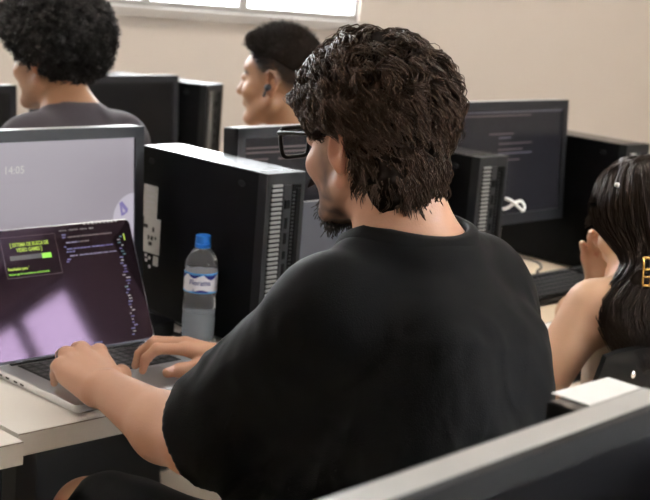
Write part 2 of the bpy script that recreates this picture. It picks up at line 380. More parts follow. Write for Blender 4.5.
# ------------------------------------------------------------------ monitors
def monitor(xr, y, ztop, label, W=.51, Hh=.315, screen='screen_dark', base_z=DZ, tilt=4, bez=.022, deep=.042, bm_='mon_bezel'):
    """xr: right edge of the housing; y: plane of the screen; ztop: top of the housing"""
    t = empty('monitor', (xr - W/2, y, base_z), 0, label, 'monitor', 'desktop monitors')
    zt = ztop - base_z; zb = zt - Hh; M = Matrix.Translation((0, 0, zt)) @ Matrix.Rotation(R_(-tilt), 4, 'X') @ Matrix.Translation((0, 0, -zt))
    def mx(o): o.data.transform(M); return o
    hs = mx(box('housing', (-W/2, .004, zb), (W/2, deep, zt-.0008), 'mon_bezel', t, bevel=.008, seg=3))
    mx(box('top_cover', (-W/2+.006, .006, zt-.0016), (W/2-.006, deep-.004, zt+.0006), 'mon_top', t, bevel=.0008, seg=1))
    # bezel: four bars around the recessed screen
    for n_, lo, hi in (('bezel_top', (-W/2, -.004, zt-bez), (W/2, .006, zt)), ('bezel_bottom', (-W/2, -.004, zb), (W/2, .006, zb+bez+.006)),
                       ('bezel_side', (-W/2, -.004, zb+.003), (-W/2+bez, .006, zt-.003)), ('bezel_side', (W/2-bez, -.004, zb+.003), (W/2, .006, zt-.003))):
        mx(box(n_, lo, hi, bm_, t, bevel=.003, seg=2))
    scr = mx(box('screen', (-W/2+bez-.002, .0005, zb+bez+.003), (W/2-bez+.002, .005, zt-bez+.002), screen, t))
    box('rear_cover', (-.12, deep-.004, zb+.05), (.12, deep+.03, zb+.24), 'mon_bezel', t, bevel=.012)
    box('stand_neck', (-.035, deep+.012, .008), (.035, deep+.034, zb+.16), 'mon_stand', t, bevel=.005)
    bm = bmesh.new(); bmesh.ops.create_cone(bm, cap_ends=True, segments=40, radius1=.12, radius2=.112, depth=.012)
    bmesh.ops.transform(bm, matrix=Matrix.Translation((0, deep+.01, .006)) @ Matrix.Diagonal((1, .78, 1, 1)), verts=bm.verts)
    bmobj('stand_base', bm, 'mon_stand', t, smooth=True)
    return t, scr, M, zt, zb, W, bez
def on_screen(rec, x, z, dy=-.0002):
    """matrix that lays text (x right, y up) on the screen, x from the left edge, z from the top edge of the screen"""
    t, scr, M, zt, zb, W, bez = rec
    return M @ Matrix.Translation((-W/2+bez+x, dy, zt-bez-z)) @ Matrix.Rotation(R_(90), 4, 'X')
def bar(rec, x, z, wdt, hgt, m, name='screen_line'):
    t, scr, M, zt, zb, W, bez = rec
    o = box(name, (-W/2+bez+x, -.0003, zt-bez-z-hgt), (-W/2+bez+x+wdt, .0004, zt-bez-z), m, scr); o.data.transform(M); return o
m1 = monitor(1.763, 2.25, 1.14, 'monitor showing a pale lilac lock screen behind the laptop', screen='screen_lilac')
text('clock_text', '14:05', .021, 'screen_pale', m1[1], on_screen(m1, .160, .060))
text('date_text', 'quinta-feira, 24 de outubro', .0105, 'screen_dim', m1[1], on_screen(m1, .115, .079))
bm = bmesh.new(); pts = []
cx, cz, rr = .466, .165, .052
for i in range(41):
    a = i*2*math.pi/40; x = min(cx+rr*math.cos(a), .4665); z = cz - rr*math.sin(a); pts.append((x, z))
bm.faces.new([bm.verts.new((-m1[5]/2+m1[6]+x, -.0001, m1[3]-m1[6]-z)) for x, z in pts[:-1]]); bmesh.ops.remove_doubles(bm, verts=bm.verts, dist=1e-5)
bmesh.ops.transform(bm, matrix=m1[2], verts=bm.verts); bmobj('logo_disc', bm, 'screen_disc', m1[1])
for p in (((.428, .133), (.436, .128), (.452, .146), (.446, .150)), ((.430, .134), (.434, .133), (.440, .158), (.434, .158)), ((.436, .154), (.449, .147), (.451, .150), (.438, .159))):
    bm = bmesh.new(); bm.faces.new([bm.verts.new((-m1[5]/2+m1[6]+x, -.0006, m1[3]-m1[6]-z)) for x, z in p]); bmesh.ops.transform(bm, matrix=m1[2], verts=bm.verts); bmobj('logo_mark', bm, 'screen_mark', m1[1])
m2 = monitor(2.445, 2.19, 1.138, 'dark monitor half hidden between tower and the main man\'s glasses', W=.480)
for i, (x, z, ww) in enumerate(((.005, .02, .41), (.005, .03, .34), (.02, .045, .05), (.10, .045, .09))): bar(m2, x, z, ww, .004, 'screen_code')
m3 = monitor(3.10, 2.155, 1.186, 'dark monitor right of the main man\'s hair, showing code lines')
for i, (x, z, ww, mm) in enumerate(((0, .003, .466, 'screen_code_pale'), (.03, .012, .3, 'screen_code'), (.16, .058, .10, 'screen_code'), (.20, .068, .05, 'screen_code_pale'), (.20, .083, .14, 'screen_code'), (.20, .098, .10, 'screen_code'), (.20, .108, .14, 'screen_code_pale'), (.21, .125, .08, 'screen_code'))): bar(m3, x, z, ww, .0035, mm)
monitor(2.758, 3.36, 1.116, 'switched-off far monitor behind the curly-haired man\'s shoulder', screen='screen_off')
monitor(2.205, 3.40, 1.085, 'switched-off far monitor at left edge, beyond the curly-haired man\'s face', screen='screen_off')
m0 = monitor(1.085, .588, 1.138, 'large blurred monitor in the foreground at bottom right', screen='screen_off', deep=.042, bm_='panel_black')
m0[0].location = (.86, .598, DZ); m0[0].rotation_euler.z = R_(3.1)

# ------------------------------------------------------------------ laptops
LW, LD, LT = .3557, .248, .0155
def laptop(x, y, rz, lid_deg, label, full=True):
    t = empty('laptop', (x, y, DZ), R_(rz), label, 'laptop')
    def rr(name, w0, w1, d0, d1, z0_, z1_, rad, m, par, bev=.0015):
        bm = bmesh.new(); pts = []
        for cx_, cy_, a0_ in ((w1-rad, d1-rad, 0), (w0+rad, d1-rad, 90), (w0+rad, d0+rad, 180), (w1-rad, d0+rad, 270)):
            for i in range(7): a = R_(a0_+15*i); pts.append((cx_+rad*math.cos(a), cy_+rad*math.sin(a)))
        f = bm.faces.new([bm.verts.new((px, py, z0_)) for px, py in pts]); r = bmesh.ops.extrude_face_region(bm, geom=[f])
        bmesh.ops.translate(bm, vec=(0, 0, z1_-z0_), verts=[g for g in r['geom'] if isinstance(g, bmesh.types.BMVert)])
        return bmobj(name, bm, m, par, bevel=bev)
    base = rr('base', 0, LW, 0, LD, .0015, LT, .012, 'aluminium', t, .0022)
    for fx in (.03, LW-.05):
        for fy in (.03, LD-.05): box('foot', (fx, fy, 0), (fx+.02, fy+.02, .0018), 'rubber', t)
    kb = rr('key_well', .038, LW-.038, .118, LD-.012, LT-.001, LT+.0002, .004, 'key_well', t, 0)
    if full:
        pitch = .01905; x0_ = .041; proto = None
        for r in range(6):
            n = 14; yy = .1215 + r*.0187
            for c_ in range(n):
                if r == 0 and 4 <= c_ <= 8:
                    if c_ == 4: box('space_key', (x0_+4*pitch+.001, yy, LT), (x0_+9*pitch-.001, yy+.0165, LT+.0012), 'key_black', kb, bevel=.0006, seg=1)
                    continue
                if proto is None:
                    proto = box('key', (x0_+.001, yy, LT), (x0_+pitch-.001, yy+.0165, LT+.0012), 'key_black', kb, bevel=.0006, seg=1); k = proto; base_y = yy
                    text('key_legend', 'Q', .006, 'key_mark', proto, Matrix.Translation((x0_+.006, yy+.006, LT+.0013)))
                else:
                    k = copy_tree(proto, kb); k.location = (c_*pitch, yy-base_y, 0)
        rr('trackpad', .098, LW-.098, .008, .108, LT-.0005, LT+.00015, .006, 'trackpad', t, 0)
        for py, pw in ((.205, .011), (.180, .011), (.160, .011), (.226, .007)):
            box('port', (-.0004, py-pw/2, .0055), (.002, py+pw/2, .0090), 'port_dark', t)
    box('hinge', (.03, LD-.009, LT-.004), (LW-.03, LD-.001, LT+.003), 'key_well', t, bevel=.0015)
    # lid built flat (x right, y up along the lid), then stood up on the hinge
    LH = .243
    M = Matrix.Translation((0, LD-.003, LT+.001)) @ Matrix.Rotation(R_(lid_deg), 4, 'X')
    lid = rr('lid', 0, LW, 0, LH, -.004, 0, .012, 'aluminium', t, .0012); 
    dsp = rr('display', .0015, LW-.0015, .006, LH-.0015, -.001, .0003, .0105, 'lap_display', t, 0)
    base_strip = box('chin', (.004, .0012, -.001), (LW-.004, .006, .0002), 'chin_grey', t)
    for o in (lid, dsp, base_strip): o.data.transform(M)
    return t, dsp, M, LH
lap, dsp, LM, LH = laptop(1.300, 1.795, 0, 65, 'open silver laptop with a code screen under the man\'s hands')
# ---- what the laptop shows (x from left, y from bottom of the lid, metres)
def lbar(x, y, w_, h_, m, name='screen_line'):
    o = box(name, (x, y, .0003), (x+w_, y+h_, .0005), m, dsp); o.data.transform(LM); return o
def ltext(s, x, y, size, m, align='LEFT', bold=0.0, xs=1.0):
    return text('screen_text', s, size, m, dsp, LM @ Matrix.Translation((x, y, .0006)), align, xs, bold)
ltext('[ SISTEMA DE BUSCA DE', .1205, .2095, .0098, 'lap_yellow', 'CENTER', .00028, .78)
ltext('VIDEO GAMES ]', .1185, .1995, .0098, 'lap_yellow', 'CENTER', .00028, .80)
lbar(.0745, .1845, .068, .0085, 'lap_field', 'search_field'); lbar(.1425, .1835, .0205, .0095, 'lap_green', 'search_button')
ltext("Resultados para: '", .0655, .1665, .0075, 'lap_yellow', 'LEFT', .00022, .85)
ltext('Nenhum jogo foi encontrado para esta busca ainda', .0655, .1575, .0052, 'lap_green', 'LEFT', .0001, .80)
for x, y, w_, h_ in ((.062, .2275, .117, .0007), (.062, .152, .115, .0006), (.0615, .152, .0006, .076), (.1785, .152, .0006, .076)): lbar(x, y, w_, h_, 'lap_line', 'card_border')
ltext('Arquivo   Editar   Ver', .070, .2395, .0048, 'lap_grey', 'LEFT', .0001, .9)
for i in range(9): lbar(.247+i*.0092, .2385, .0052, .0030, 'lap_grey', 'status_icon')
ltext('server.js   index.html   style.css   app.js', .190, .2300, .0050, 'lap_grey', 'LEFT', .0001, 1.0)
CODE = [(.194, .2215, .010, 'lap_blue'), (.206, .2165, .102, 'lap_line'), (.194, .2165, .008, 'lap_blue'), (.200, .2060, .030, 'lap_lilac'), (.232, .2060, .022, 'lap_line'), (.194, .1985, .006, 'lap_blue'),
        (.199, .1940, .055, 'lap_blue'), (.256, .1940, .050, 'lap_blue'), (.197, .1885, .02, 'lap_blue'), (.203, .1805, .018, 'lap_lilac'), (.225, .1805, .086, 'lap_lilac'), (.195, .1745, .010, 'lap_blue'), (.192, .1700, .008, 'lap_blue')]
for x, y, w_, m in CODE:
    k = 0.0
    while k < w_:
        s = min(w_-k, random.uniform(.006, .016)); lbar(x+k, y, s*.86, .0026, m, 'code_word'); k += s
lbar(.3335, .201, .0022, .013, 'lap_yellow', 'minimap_mark')
for i in range(34):
    y = .208 - i*.0058; x = .322 - .0004*i + random.uniform(-.006, .004)
    lbar(x, y, random.uniform(.004, .011), .0022, random.choice(('lap_teal', 'lap_blue', 'lap_grey', 'lap_blue')) if i < 18 else random.choice(('lap_grey', 'lap_blue')), 'minimap_line')
lbar(.214, .0115, .020, .0030, 'lap_blue', 'code_word')
lap2, dsp2, LM2, _ = laptop(2.055, 1.80, 0, 66, 'silver-edged laptop glimpsed below the main man\'s chin', full=False)
dsp2.data.materials.clear(); dsp2.data.materials.append(mat('lap_grey_screen', (.03, .03, .035), .3, emit=.05, ecol=(.8, .85, 1)))
for i in range(6):
    o = box('screen_line', (.012, .20-.022*i, .0003), (.026, .212-.022*i, .0005), 'lap_grey', dsp2); o.data.transform(LM2)

# ------------------------------------------------------------------ bottle, adapter, cables, keyboard
bt = empty('water_bottle', (1.764, 2.043, DZ), R_(-42), 'small clear water bottle with blue cap beside the tower', 'bottle')
prof = [(.020, .004), (.026, .000), (.031, .006), (.0325, .016), (.0315, .030), (.0325, .044), (.0312, .056), (.0325, .070), (.0315, .084), (.0305, .092), (.0322, .100), (.0326, .104), (.0326, .142), (.0322, .146),
        (.0325, .152), (.0312, .162), (.027, .172), (.0205, .182), (.0155, .188), (.0135, .191), (.0132, .197)]
def wob(a, z): return 1 + (.018*math.sin(9*a+z*60) if z < .09 else 0) + (.02*math.sin(7*a-90*z) if .147 < z < .175 else 0)
lathe('bottle_body', [(0.0005, .006)]+prof, 'bottle_plastic', bt, 48, wob)
lathe('water', [(.0005, .0075), (.019, .006), (.0255, .003), (.0300, .008), (.0313, .016), (.0303, .030), (.0313, .044), (.0300, .055), (.0305, .060), (.0005, .060)], 'water', bt, 48)
cp = lathe('cap', [(.0005, .2145), (.0125, .2145), (.0148, .2130), (.0152, .200), (.0152, .1985), (.0005, .1985)], 'cap_blue', bt, 40, lambda a, z: 1 + .012*math.sin(30*a))
lathe('cap_ring', [(.0142, .1975), (.0155, .1970), (.0157, .1900), (.0145, .1890)], 'cap_blue', bt, 40)
def wrap(name, a0_, a1_, zlo, zhi, m, r=.0328, par=None, n=24):
    V = []; Q = []
    for i in range(n+1):
        s = i/n; a = R_(a0_+(a1_-a0_)*s); lo_ = zlo(s) if callable(zlo) else zlo; hi_ = zhi(s) if callable(zhi) else zhi
        V += [(r*math.cos(a), r*math.sin(a), lo_), (r*math.cos(a), r*math.sin(a), max(hi_, lo_+1e-5))]
    for i in range(n): Q.append((2*i, 2*i+2, 2*i+3, 2*i+1))
    return np_mesh(name, V, Q, m, par)
lb = wrap('label', 0, 360, .103, .143, 'label_white', .0329, bt, 64)
sn = math.sin
for k in range(3):   # the label design repeats around the bottle
    a = 120*k - 140
    wrap('label_band', a, a+120, lambda s: .1395-.004*abs(sn(math.pi*s*2)), .143, 'label_blue', .0331, lb)
    wrap('label_wave', a+2, a+52, lambda s: .1405-.008*sn(math.pi*s), lambda s: .1408-.002*sn(math.pi*s), 'label_navy', .0332, lb)
    wrap('label_wave', a+60, a+118, lambda s: .1405-.0105*sn(math.pi*s), lambda s: .1408-.002*sn(math.pi*s), 'label_navy', .0332, lb)
    wrap('label_band', a, a+120, .103, lambda s: .1045+.0035*sn(math.pi*s), 'label_blue', .0331, lb)
    wrap('label_wave', a+25, a+85, lambda s: .1045, lambda s: .1045+.0055*sn(math.pi*s), 'label_navy', .0332, lb)
wrap('nutrition_panel', -32, 10, .110, .133, 'label_grey', .03305, lb)
tx = text('label_text', 'Floratta', .0140, 'label_navy', lb, Matrix.Identity(4), 'CENTER', 1.0, .0003)
tx2 = text('label_text', '6', .010, 'label_navy', lb, Matrix.Translation((-.012, -.014, 0)), 'CENTER')
for tt in (tx, tx2):
    for v in tt.data.vertices:
        a = R_(-92) + v.co.x/.0332; zz = v.co.y; v.co = (.0333*math.cos(a), .0333*math.sin(a), .1195+zz)
# power adapter with its cord beside the tower foot
ad = empty('power_adapter', (1.676, 2.085, DZ), R_(4), 'black power adapter brick behind the laptop screen', 'adapter')
box('adapter_body', (0, 0, 0), (.066, .15, .032), 'chair_plastic', ad, bevel=.006)
tube('adapter_cord', [(.055, .02, .012), (.068, -.004, .006), (.076, -.030, .004), (.092, -.034, .004)], .003, 'rubber', ad)
tag(tube('power_cable', [(1.70, 2.30, DZ+.05), (1.735, 2.24, DZ+.040), (1.770, 2.17, DZ+.020), (1.786, 2.12, DZ+.008), (1.776, 2.09, DZ+.004), (1.760, 2.088, DZ+.004)], .0032, 'rubber'), 'black power cable looping behind the water bottle', 'cable')
tag(tube('usb_cable', [(1.735, 2.085, DZ+.004), (1.752, 2.035, DZ+.0035), (1.738, 2.006, DZ+.0035), (1.718, 2.020, DZ+.0035)], .0022, 'rubber'), 'thin black cord end curled between laptop and bottle', 'cable')
tag(tube('white_cable', [(2.553, 1.916, .998), (2.562, 1.905, .994), (2.582, 1.898, .980), (2.598, 1.896, .970), (2.606, 1.898, .978), (2.598, 1.902, .990), (2.584, 1.904, .990), (2.570, 1.906, .984), (2.560, 1.912, .976), (2.553, 1.920, .972)], .0040, 'cable_white'), 'white cable loop hanging at the front of the middle tower', 'cable')
kbd = empty('keyboard', (2.655, 1.862, DZ), R_(1), 'black desktop keyboard on the pale desk left of the woman', 'keyboard')
box('keyboard_base', (0, 0, 0), (.44, .145, .016), 'chair_plastic', kbd, bevel=.004)
kp = None
for r in range(6):
    for c_ in range(22):
        if c_ in (15,) or (r == 0 and 3 < c_ < 9): continue
        if kp is None: kp = box('key', (.008, .010, .016), (.0245, .0265, .0225), 'key_black', kbd, bevel=.0018, seg=1); text('key_legend', 'A', .007, 'key_mark', kp, Matrix.Translation((.012, .017, .0227)))
        else: k = copy_tree(kp, kbd); k.location = (c_*.0193, r*.0205 + (.004 if r == 5 else 0), 0)
box('space_key', (.008+4*.0193, .010, .016), (.008+9*.0193-.003, .0265, .0225), 'key_black', kbd, bevel=.0018, seg=1)
for fx in (.02, .40): box('foot', (fx, .125, -.014), (fx+.02, .135, .001), 'chair_plastic', kbd)
kbd.rotation_euler.x = R_(5.5); kbd.location.z = DZ+.0015
tag(tube('keyboard_cable', [(2.93, 2.008, DZ+.010), (2.935, 2.04, DZ+.004), (2.97, 2.10, DZ+.003), (3.03, 2.13, DZ+.003), (3.08, 2.20, DZ+.003), (3.06, 2.36, DZ+.003)], .0025, 'rubber'), 'thin black keyboard cable crossing the pale desk', 'cable')
ms = empty('computer_mouse', (2.645, 1.99, DZ), 0, 'small dark mouse left of the desktop keyboard', 'mouse')
bm = bmesh.new(); bmesh.ops.create_uvsphere(bm, u_segments=20, v_segments=12, radius=1); bmesh.ops.delete(bm, geom=[v for v in bm.verts if v.co.z < -.05], context='VERTS'); bmesh.ops.holes_fill(bm, edges=bm.edges)
bmesh.ops.transform(bm, matrix=Matrix.Translation((0, 0, .002)) @ Matrix.Diagonal((.03, .055, .034, 1)), verts=bm.verts); bmobj('mouse_shell', bm, 'chair_plastic', ms, smooth=True)
box('scroll_wheel', (-.004, .022, .026), (.004, .038, .0365), 'rubber', ms, bevel=.002)

# ------------------------------------------------------------------ chairs
def make_chair(frame='steel_dark'):
    t = empty('chair', (0, 0, 0))
    def shell(name, f, nu, nv, th, m, par):
        bm = bmesh.new(); g = [[bm.verts.new(f(u/nu, v/nv)) for v in range(nv+1)] for u in range(nu+1)]
        for u in range(nu):
            for v in range(nv): bm.faces.new((g[u][v], g[u+1][v], g[u+1][v+1], g[u][v+1]))
        bmesh.ops.recalc_face_normals(bm, faces=bm.faces)
        r = bmesh.ops.solidify(bm, geom=bm.faces[:], thickness=th)
        return bmobj(name, bm, m, par, smooth=True)
    def seat(u, v):
        x = (u-.5)*.43; y = -.21+v*.43; e = max(abs(u-.5)*2, abs(v-.5)*2)
        return (x*(1-.06*abs(v-.5)*2), y, .445 + .012*(e**4) - .02*max(0, v-.85)/.15*.8)
    shell('seat', seat, 12, 12, .012, 'chair_plastic', t)
    def back(u, v):
        x = (u-.5)*.44*(1-.08*v*v); c_ = (abs(u-.5)*2)**2
        z = .60 + v*.26 - .012*(c_**4)*v
        return (x, -.225 - .05*v + .045*c_, z)
    bk = shell('backrest', back, 14, 8, .012, 'chair_plastic', t)
    for x in (-.15, .15):
        bm = bmesh.new(); bmesh.ops.create_uvsphere(bm, u_segments=14, v_segments=8, radius=.008)
        bmesh.ops.transform(bm, matrix=Matrix.Translation((x, -.279+.045*(x/.22)**2, .815)) @ Matrix.Diagonal((1, .45, 1, 1)), verts=bm.verts); bmobj('rivet', bm, 'chrome', bk, smooth=True)
    for s in (-1, 1):
        tube('back_post', [(s*.185, -.16, .43), (s*.19, -.215, .55), (s*.185, -.232, .66), (s*.18, -.247, .80)], .010, frame, t)
        tube('leg', [(s*.19, .18, .435), (s*.20, .20, .20), (s*.205, .21, .005)], .011, frame, t)
        tube('leg', [(s*.19, -.18, .435), (s*.20, -.22, .20), (s*.205, -.24, .005)], .011, frame, t)
        tube('seat_rail', [(s*.19, -.18, .432), (s*.19, .18, .432)], .010, frame, t)
    tube('stretcher', [(-.19, -.18, .432), (.19, -.18, .432)], .009, frame, t); tube('stretcher', [(-.19, .18, .432), (.19, .18, .432)], .009, frame, t)
    return t
ch0 = make_chair()
def put_chair(c, x, y, rz, label):
    c.location = (x, y, 0); c.rotation_euler.z = R_(rz); return tag(c, label, 'chair', 'black plastic chairs')
for x, y, rz, lab in ((2.275, 1.545, 3, 'black plastic chair with two rivets behind the woman'),
                      (1.865, 2.735, 8, 'chair under the curly-haired man'), ):
    put_chair(copy_tree(ch0), x, y, rz, lab)
put_chair(ch0, 1.470, 1.245, 0, 'black chair under the man in the black t-shirt')
ch1 = make_chair('cream_enamel'); put_chair(ch1, 2.455, 2.625, 16, 'chair with cream legs under the short-haired man')

# ------------------------------------------------------------------ signed-distance modelling for people
def v3(*a): return np.array(a, float)
class Field:
    def __init__(s, xs, ys, zs):
        s.ax = [np.asarray(a, np.float32) for a in (xs, ys, zs)]; s.F = np.full([len(a) for a in s.ax], 1.0, np.float32)
    def blk(s, lo, hi):
        sl = []; 
        for a, l, h in zip(s.ax, lo, hi):
            i, j = np.searchsorted(a, l), np.searchsorted(a, h)
            if j <= i: return None
            sl.append(slice(i, j))
        X, Y, Z = (s.ax[d][sl[d]].reshape([-1 if k == d else 1 for k in range(3)]) for d in range(3))
        return tuple(sl), X, Y, Z
    def fn(s, f, lo, hi, k=.02, cut=False):
        b = s.blk(lo, hi)
        if b is None: return
        sl, X, Y, Z = b; d = f(X, Y, Z); A = s.F[sl]
        if cut: d = -d; h = np.clip(.5 - .5*(A-d)/k, 0, 1); s.F[sl] = A + (d-A)*h + k*h*(1-h)
        else: h = np.clip(.5 + .5*(d-A)/k, 0, 1); s.F[sl] = d + (A-d)*h - k*h*(1-h)
    def conef(s, a, b, ra, rb, sc):
        a = np.asarray(a, float)/sc; b = np.asarray(b, float)/sc; ba = b-a; bb = max(float(ba@ba), 1e-9)
        def f(X, Y, Z):
            x, y, z = X/sc[0]-a[0], Y/sc[1]-a[1], Z/sc[2]-a[2]
            h = np.clip((x*ba[0]+y*ba[1]+z*ba[2])/bb, 0, 1)
            return ((np.sqrt((x-h*ba[0])**2+(y-h*ba[1])**2+(z-h*ba[2])**2) - (ra+(rb-ra)*h))*min(sc)).astype(np.float32)
        return f
    def cone(s, a, b, ra, rb=None, k=.02, sc=(1, 1, 1), cut=False):
        rb = ra if rb is None else rb; a = np.asarray(a, float); b = np.asarray(b, float); sc = np.asarray(sc, float)
        m = max(ra, rb)*max(sc) + k + .012
        s.fn(s.conef(a, b, ra, rb, sc), np.minimum(a, b)-m, np.maximum(a, b)+m, k, cut)
    def ell(s, c, r, k=.02, M=None, cut=False):
        c = np.asarray(c, float); r = np.asarray(r, float); M = np.eye(3) if M is None else M
        ext = np.sqrt(((M*r)**2).sum(axis=1)) + k + .012
        def f(X, Y, Z):
            x, y, z = X-c[0], Y-c[1], Z-c[2]
            q = [(M[0, i]*x+M[1, i]*y+M[2, i]*z) for i in range(3)]
            k0 = np.sqrt((q[0]/r[0])**2+(q[1]/r[1])**2+(q[2]/r[2])**2); k1 = np.sqrt((q[0]/r[0]**2)**2+(q[1]/r[1]**2)**2+(q[2]/r[2]**2)**2)
            return (k0*(k0-1)/np.maximum(k1, 1e-4)).astype(np.float32)
        s.fn(f, c-ext, c+ext, k, cut)
    def chain(s, pts, rs, k=.01):
        for a, b, ra, rb in zip(pts, pts[1:], rs, rs[1:]): s.cone(a, b, ra, rb, k)
    def mesh(s, smooth=2):
        F = s.F; S = F < 0; c = np.zeros([n-1 for n in F.shape], np.uint8)
        for i in (0, 1):
            for j in (0, 1):
                for k in (0, 1): c += S[i:F.shape[0]-1+i, j:F.shape[1]-1+j, k:F.shape[2]-1+k]
        act = (c > 0) & (c < 8); idx = np.argwhere(act); vid = np.full(act.shape, -1, np.int32); vid[act] = np.arange(len(idx))
        pos = np.zeros((len(idx), 3)); cnt = np.zeros(len(idx))
        cor = [np.array(p) for p in ((0,0,0),(1,0,0),(0,1,0),(1,1,0),(0,0,1),(1,0,1),(0,1,1),(1,1,1))]
        for a, b in ((0,1),(2,3),(4,5),(6,7),(0,2),(1,3),(4,6),(5,7),(0,4),(1,5),(2,6),(3,7)):
            ia, ib = idx+cor[a], idx+cor[b]; va = F[ia[:,0], ia[:,1], ia[:,2]]; vb = F[ib[:,0], ib[:,1], ib[:,2]]; m = (va < 0) != (vb < 0)
            t = np.where(m, va/np.where(m, va-vb, 1), 0)[:, None]
            pa = np.stack([s.ax[d][ia[:, d]] for d in range(3)], 1); pb = np.stack([s.ax[d][ib[:, d]] for d in range(3)], 1)
            pos[m] += (pa+(pb-pa)*t)[m]; cnt[m] += 1
        V = pos/cnt[:, None]; Q = []
        e = S[:-1, 1:-1, 1:-1] != S[1:, 1:-1, 1:-1]; q = np.argwhere(e)
        g = lambda i, j, k: vid[i, j, k]
        i, j, k = q[:,0], q[:,1]+1, q[:,2]+1; A = np.stack([g(i,j-1,k-1), g(i,j,k-1), g(i,j,k), g(i,j-1,k)], 1); fl = S[i, j, k]; A[~fl] = A[~fl][:, ::-1]; Q.append(A)
        e = S[1:-1, :-1, 1:-1] != S[1:-1, 1:, 1:-1]; q = np.argwhere(e); i, j, k = q[:,0]+1, q[:,1], q[:,2]+1
        A = np.stack([g(i-1,j,k-1), g(i-1,j,k), g(i,j,k), g(i,j,k-1)], 1); fl = S[i, j, k]; A[~fl] = A[~fl][:, ::-1]; Q.append(A)
        e = S[1:-1, 1:-1, :-1] != S[1:-1, 1:-1, 1:]; q = np.argwhere(e); i, j, k = q[:,0]+1, q[:,1]+1, q[:,2]
        A = np.stack([g(i-1,j-1,k), g(i,j-1,k), g(i,j,k), g(i-1,j,k)], 1); fl = S[i, j, k]; A[~fl] = A[~fl][:, ::-1]; Q.append(A)
        Q = np.concatenate(Q); Q = Q[(Q >= 0).all(1)]
        for _ in range(smooth):
            acc = np.zeros_like(V); n = np.zeros(len(V))
            for a in range(4):
                p0, p1 = Q[:, a], Q[:, (a+1) % 4]
                for d in range(3): acc[:, d] += np.bincount(p0, V[p1, d], len(V)) + np.bincount(p1, V[p0, d], len(V))
                n += np.bincount(p0, minlength=len(V)) + np.bincount(p1, minlength=len(V))
            V = .4*V + .6*acc/np.maximum(n, 1)[:, None]
        return V, Q
def normals(V, Q):
    n = np.cross(V[Q[:, 2]]-V[Q[:, 0]], V[Q[:, 3]]-V[Q[:, 1]]); N = np.zeros_like(V)
    for a in range(4):
        for d in range(3): N[:, d] += np.bincount(Q[:, a], n[:, d], len(V))
    return N/(np.linalg.norm(N, axis=1, keepdims=True)+1e-12)
def noise3(P, seed=0):
    P = np.asarray(P, float); I = np.floor(P).astype(np.int64); f = P-I; f = f*f*(3-2*f); out = np.zeros(len(P))
    def h(i, j, k):
        n = (i*374761393 + j*668265263 + k*2147483647 + seed*1274126177) & 0xffffffff; n = ((n ^ (n >> 13))*1274126177) & 0xffffffff; return ((n ^ (n >> 16)) & 0xffff)/32767.5-1
    for a in (0, 1):
        for b in (0, 1):
            for c in (0, 1):
                out += h(I[:,0]+a, I[:,1]+b, I[:,2]+c)*(f[:,0] if a else 1-f[:,0])*(f[:,1] if b else 1-f[:,1])*(f[:,2] if c else 1-f[:,2])
    return out
def rotm(yaw=0, pitch=0, roll=0):
    """columns right, forward, up; yaw>0 turns to the left, pitch>0 looks up, roll>0 leans to the right"""
    return np.array(Matrix.Rotation(R_(yaw), 3, 'Z') @ Matrix.Rotation(R_(pitch), 3, 'X') @ Matrix.Rotation(R_(roll), 3, 'Y'))
def graded(lo, hi, coarse, fine, bands):
    out = []; x = lo
    while x < hi:
        out.append(x); x += fine if any(a <= x <= b for a, b in bands) else coarse
    return np.array(out)
CC = v3(0, -.012, .035); CR = v3(.0765, .0965, .0875)    # cranium, in head coordinates
def head_sdf(F, c, M, s=1.0):
    L = lambda *p: c + M @ (v3(*p)*s)
    E = lambda p, r, k, Mr=None, cut=False: F.ell(L(*p), v3(*r)*s, k*s, M if Mr is None else M @ Mr, cut)
    Cn = lambda a, b, ra, rb, k, cut=False: F.cone(L(*a), L(*b), ra*s, rb*s, k*s, cut=cut)
    E(CC, CR*.98, .01)
    E((0, .030, -.028), (.063, .066, .082), .02)                 # face
    E((0, .055, .030), (.056, .040, .030), .015)                 # brow
    for x in (-1, 1):
        Cn((x*.060, -.008, -.050), (x*.022, .068, -.098), .017, .016, .02)   # jaw
        E((x*.040, .062, -.030), (.022, .022, .020), .015)       # cheekbone
        E((x*.031, .094, .005), (.0175, .016, .012), .012, cut=True)   # eye socket
        E((x*.031, .080, .004), (.0145, .0145, .0115), .004)     # closed-in lids
        E((x*.0105, .104, -.034), (.008, .009, .007), .006)      # nostril wing
        # ear: bowl, rim, lobe
        Me = rotm(yaw=-x*22) @ rotm(pitch=12)
        E((x*.081, -.020, -.002), (.0075, .0175, .030), .004, Me)
        E((x*.0868, -.0165, -.001), (.0050, .0100, .0175), .003, Me, True)
        rim = [(x*.076, -.004, .004), (x*.082, -.004, .020), (x*.087, -.015, .029), (x*.0905, -.029, .024), (x*.0905, -.035, .008), (x*.087, -.032, -.012), (x*.081, -.022, -.026)]
        for a, b in zip(rim, rim[1:]): Cn(a, b, .0036, .0036, .003)
        E((x*.079, -.018, -.030), (.0055, .0085, .0095), .005, Me)
    Cn((0, .088, .012), (0, .113, -.032), .008, .0115, .014)     # nose
    Cn((-.017, .088, -.060), (.017, .088, -.060), .009, .009, .012)  # mouth
    Cn((-.020, .098, -.0605), (.020, .098, -.0605), .0022, .0022, .006, True)
    E((0, .078, -.098), (.024, .022, .019), .018)                # chin
    return L
def head_local(V, c, M, s=1.0): return ((V-c) @ M)/s
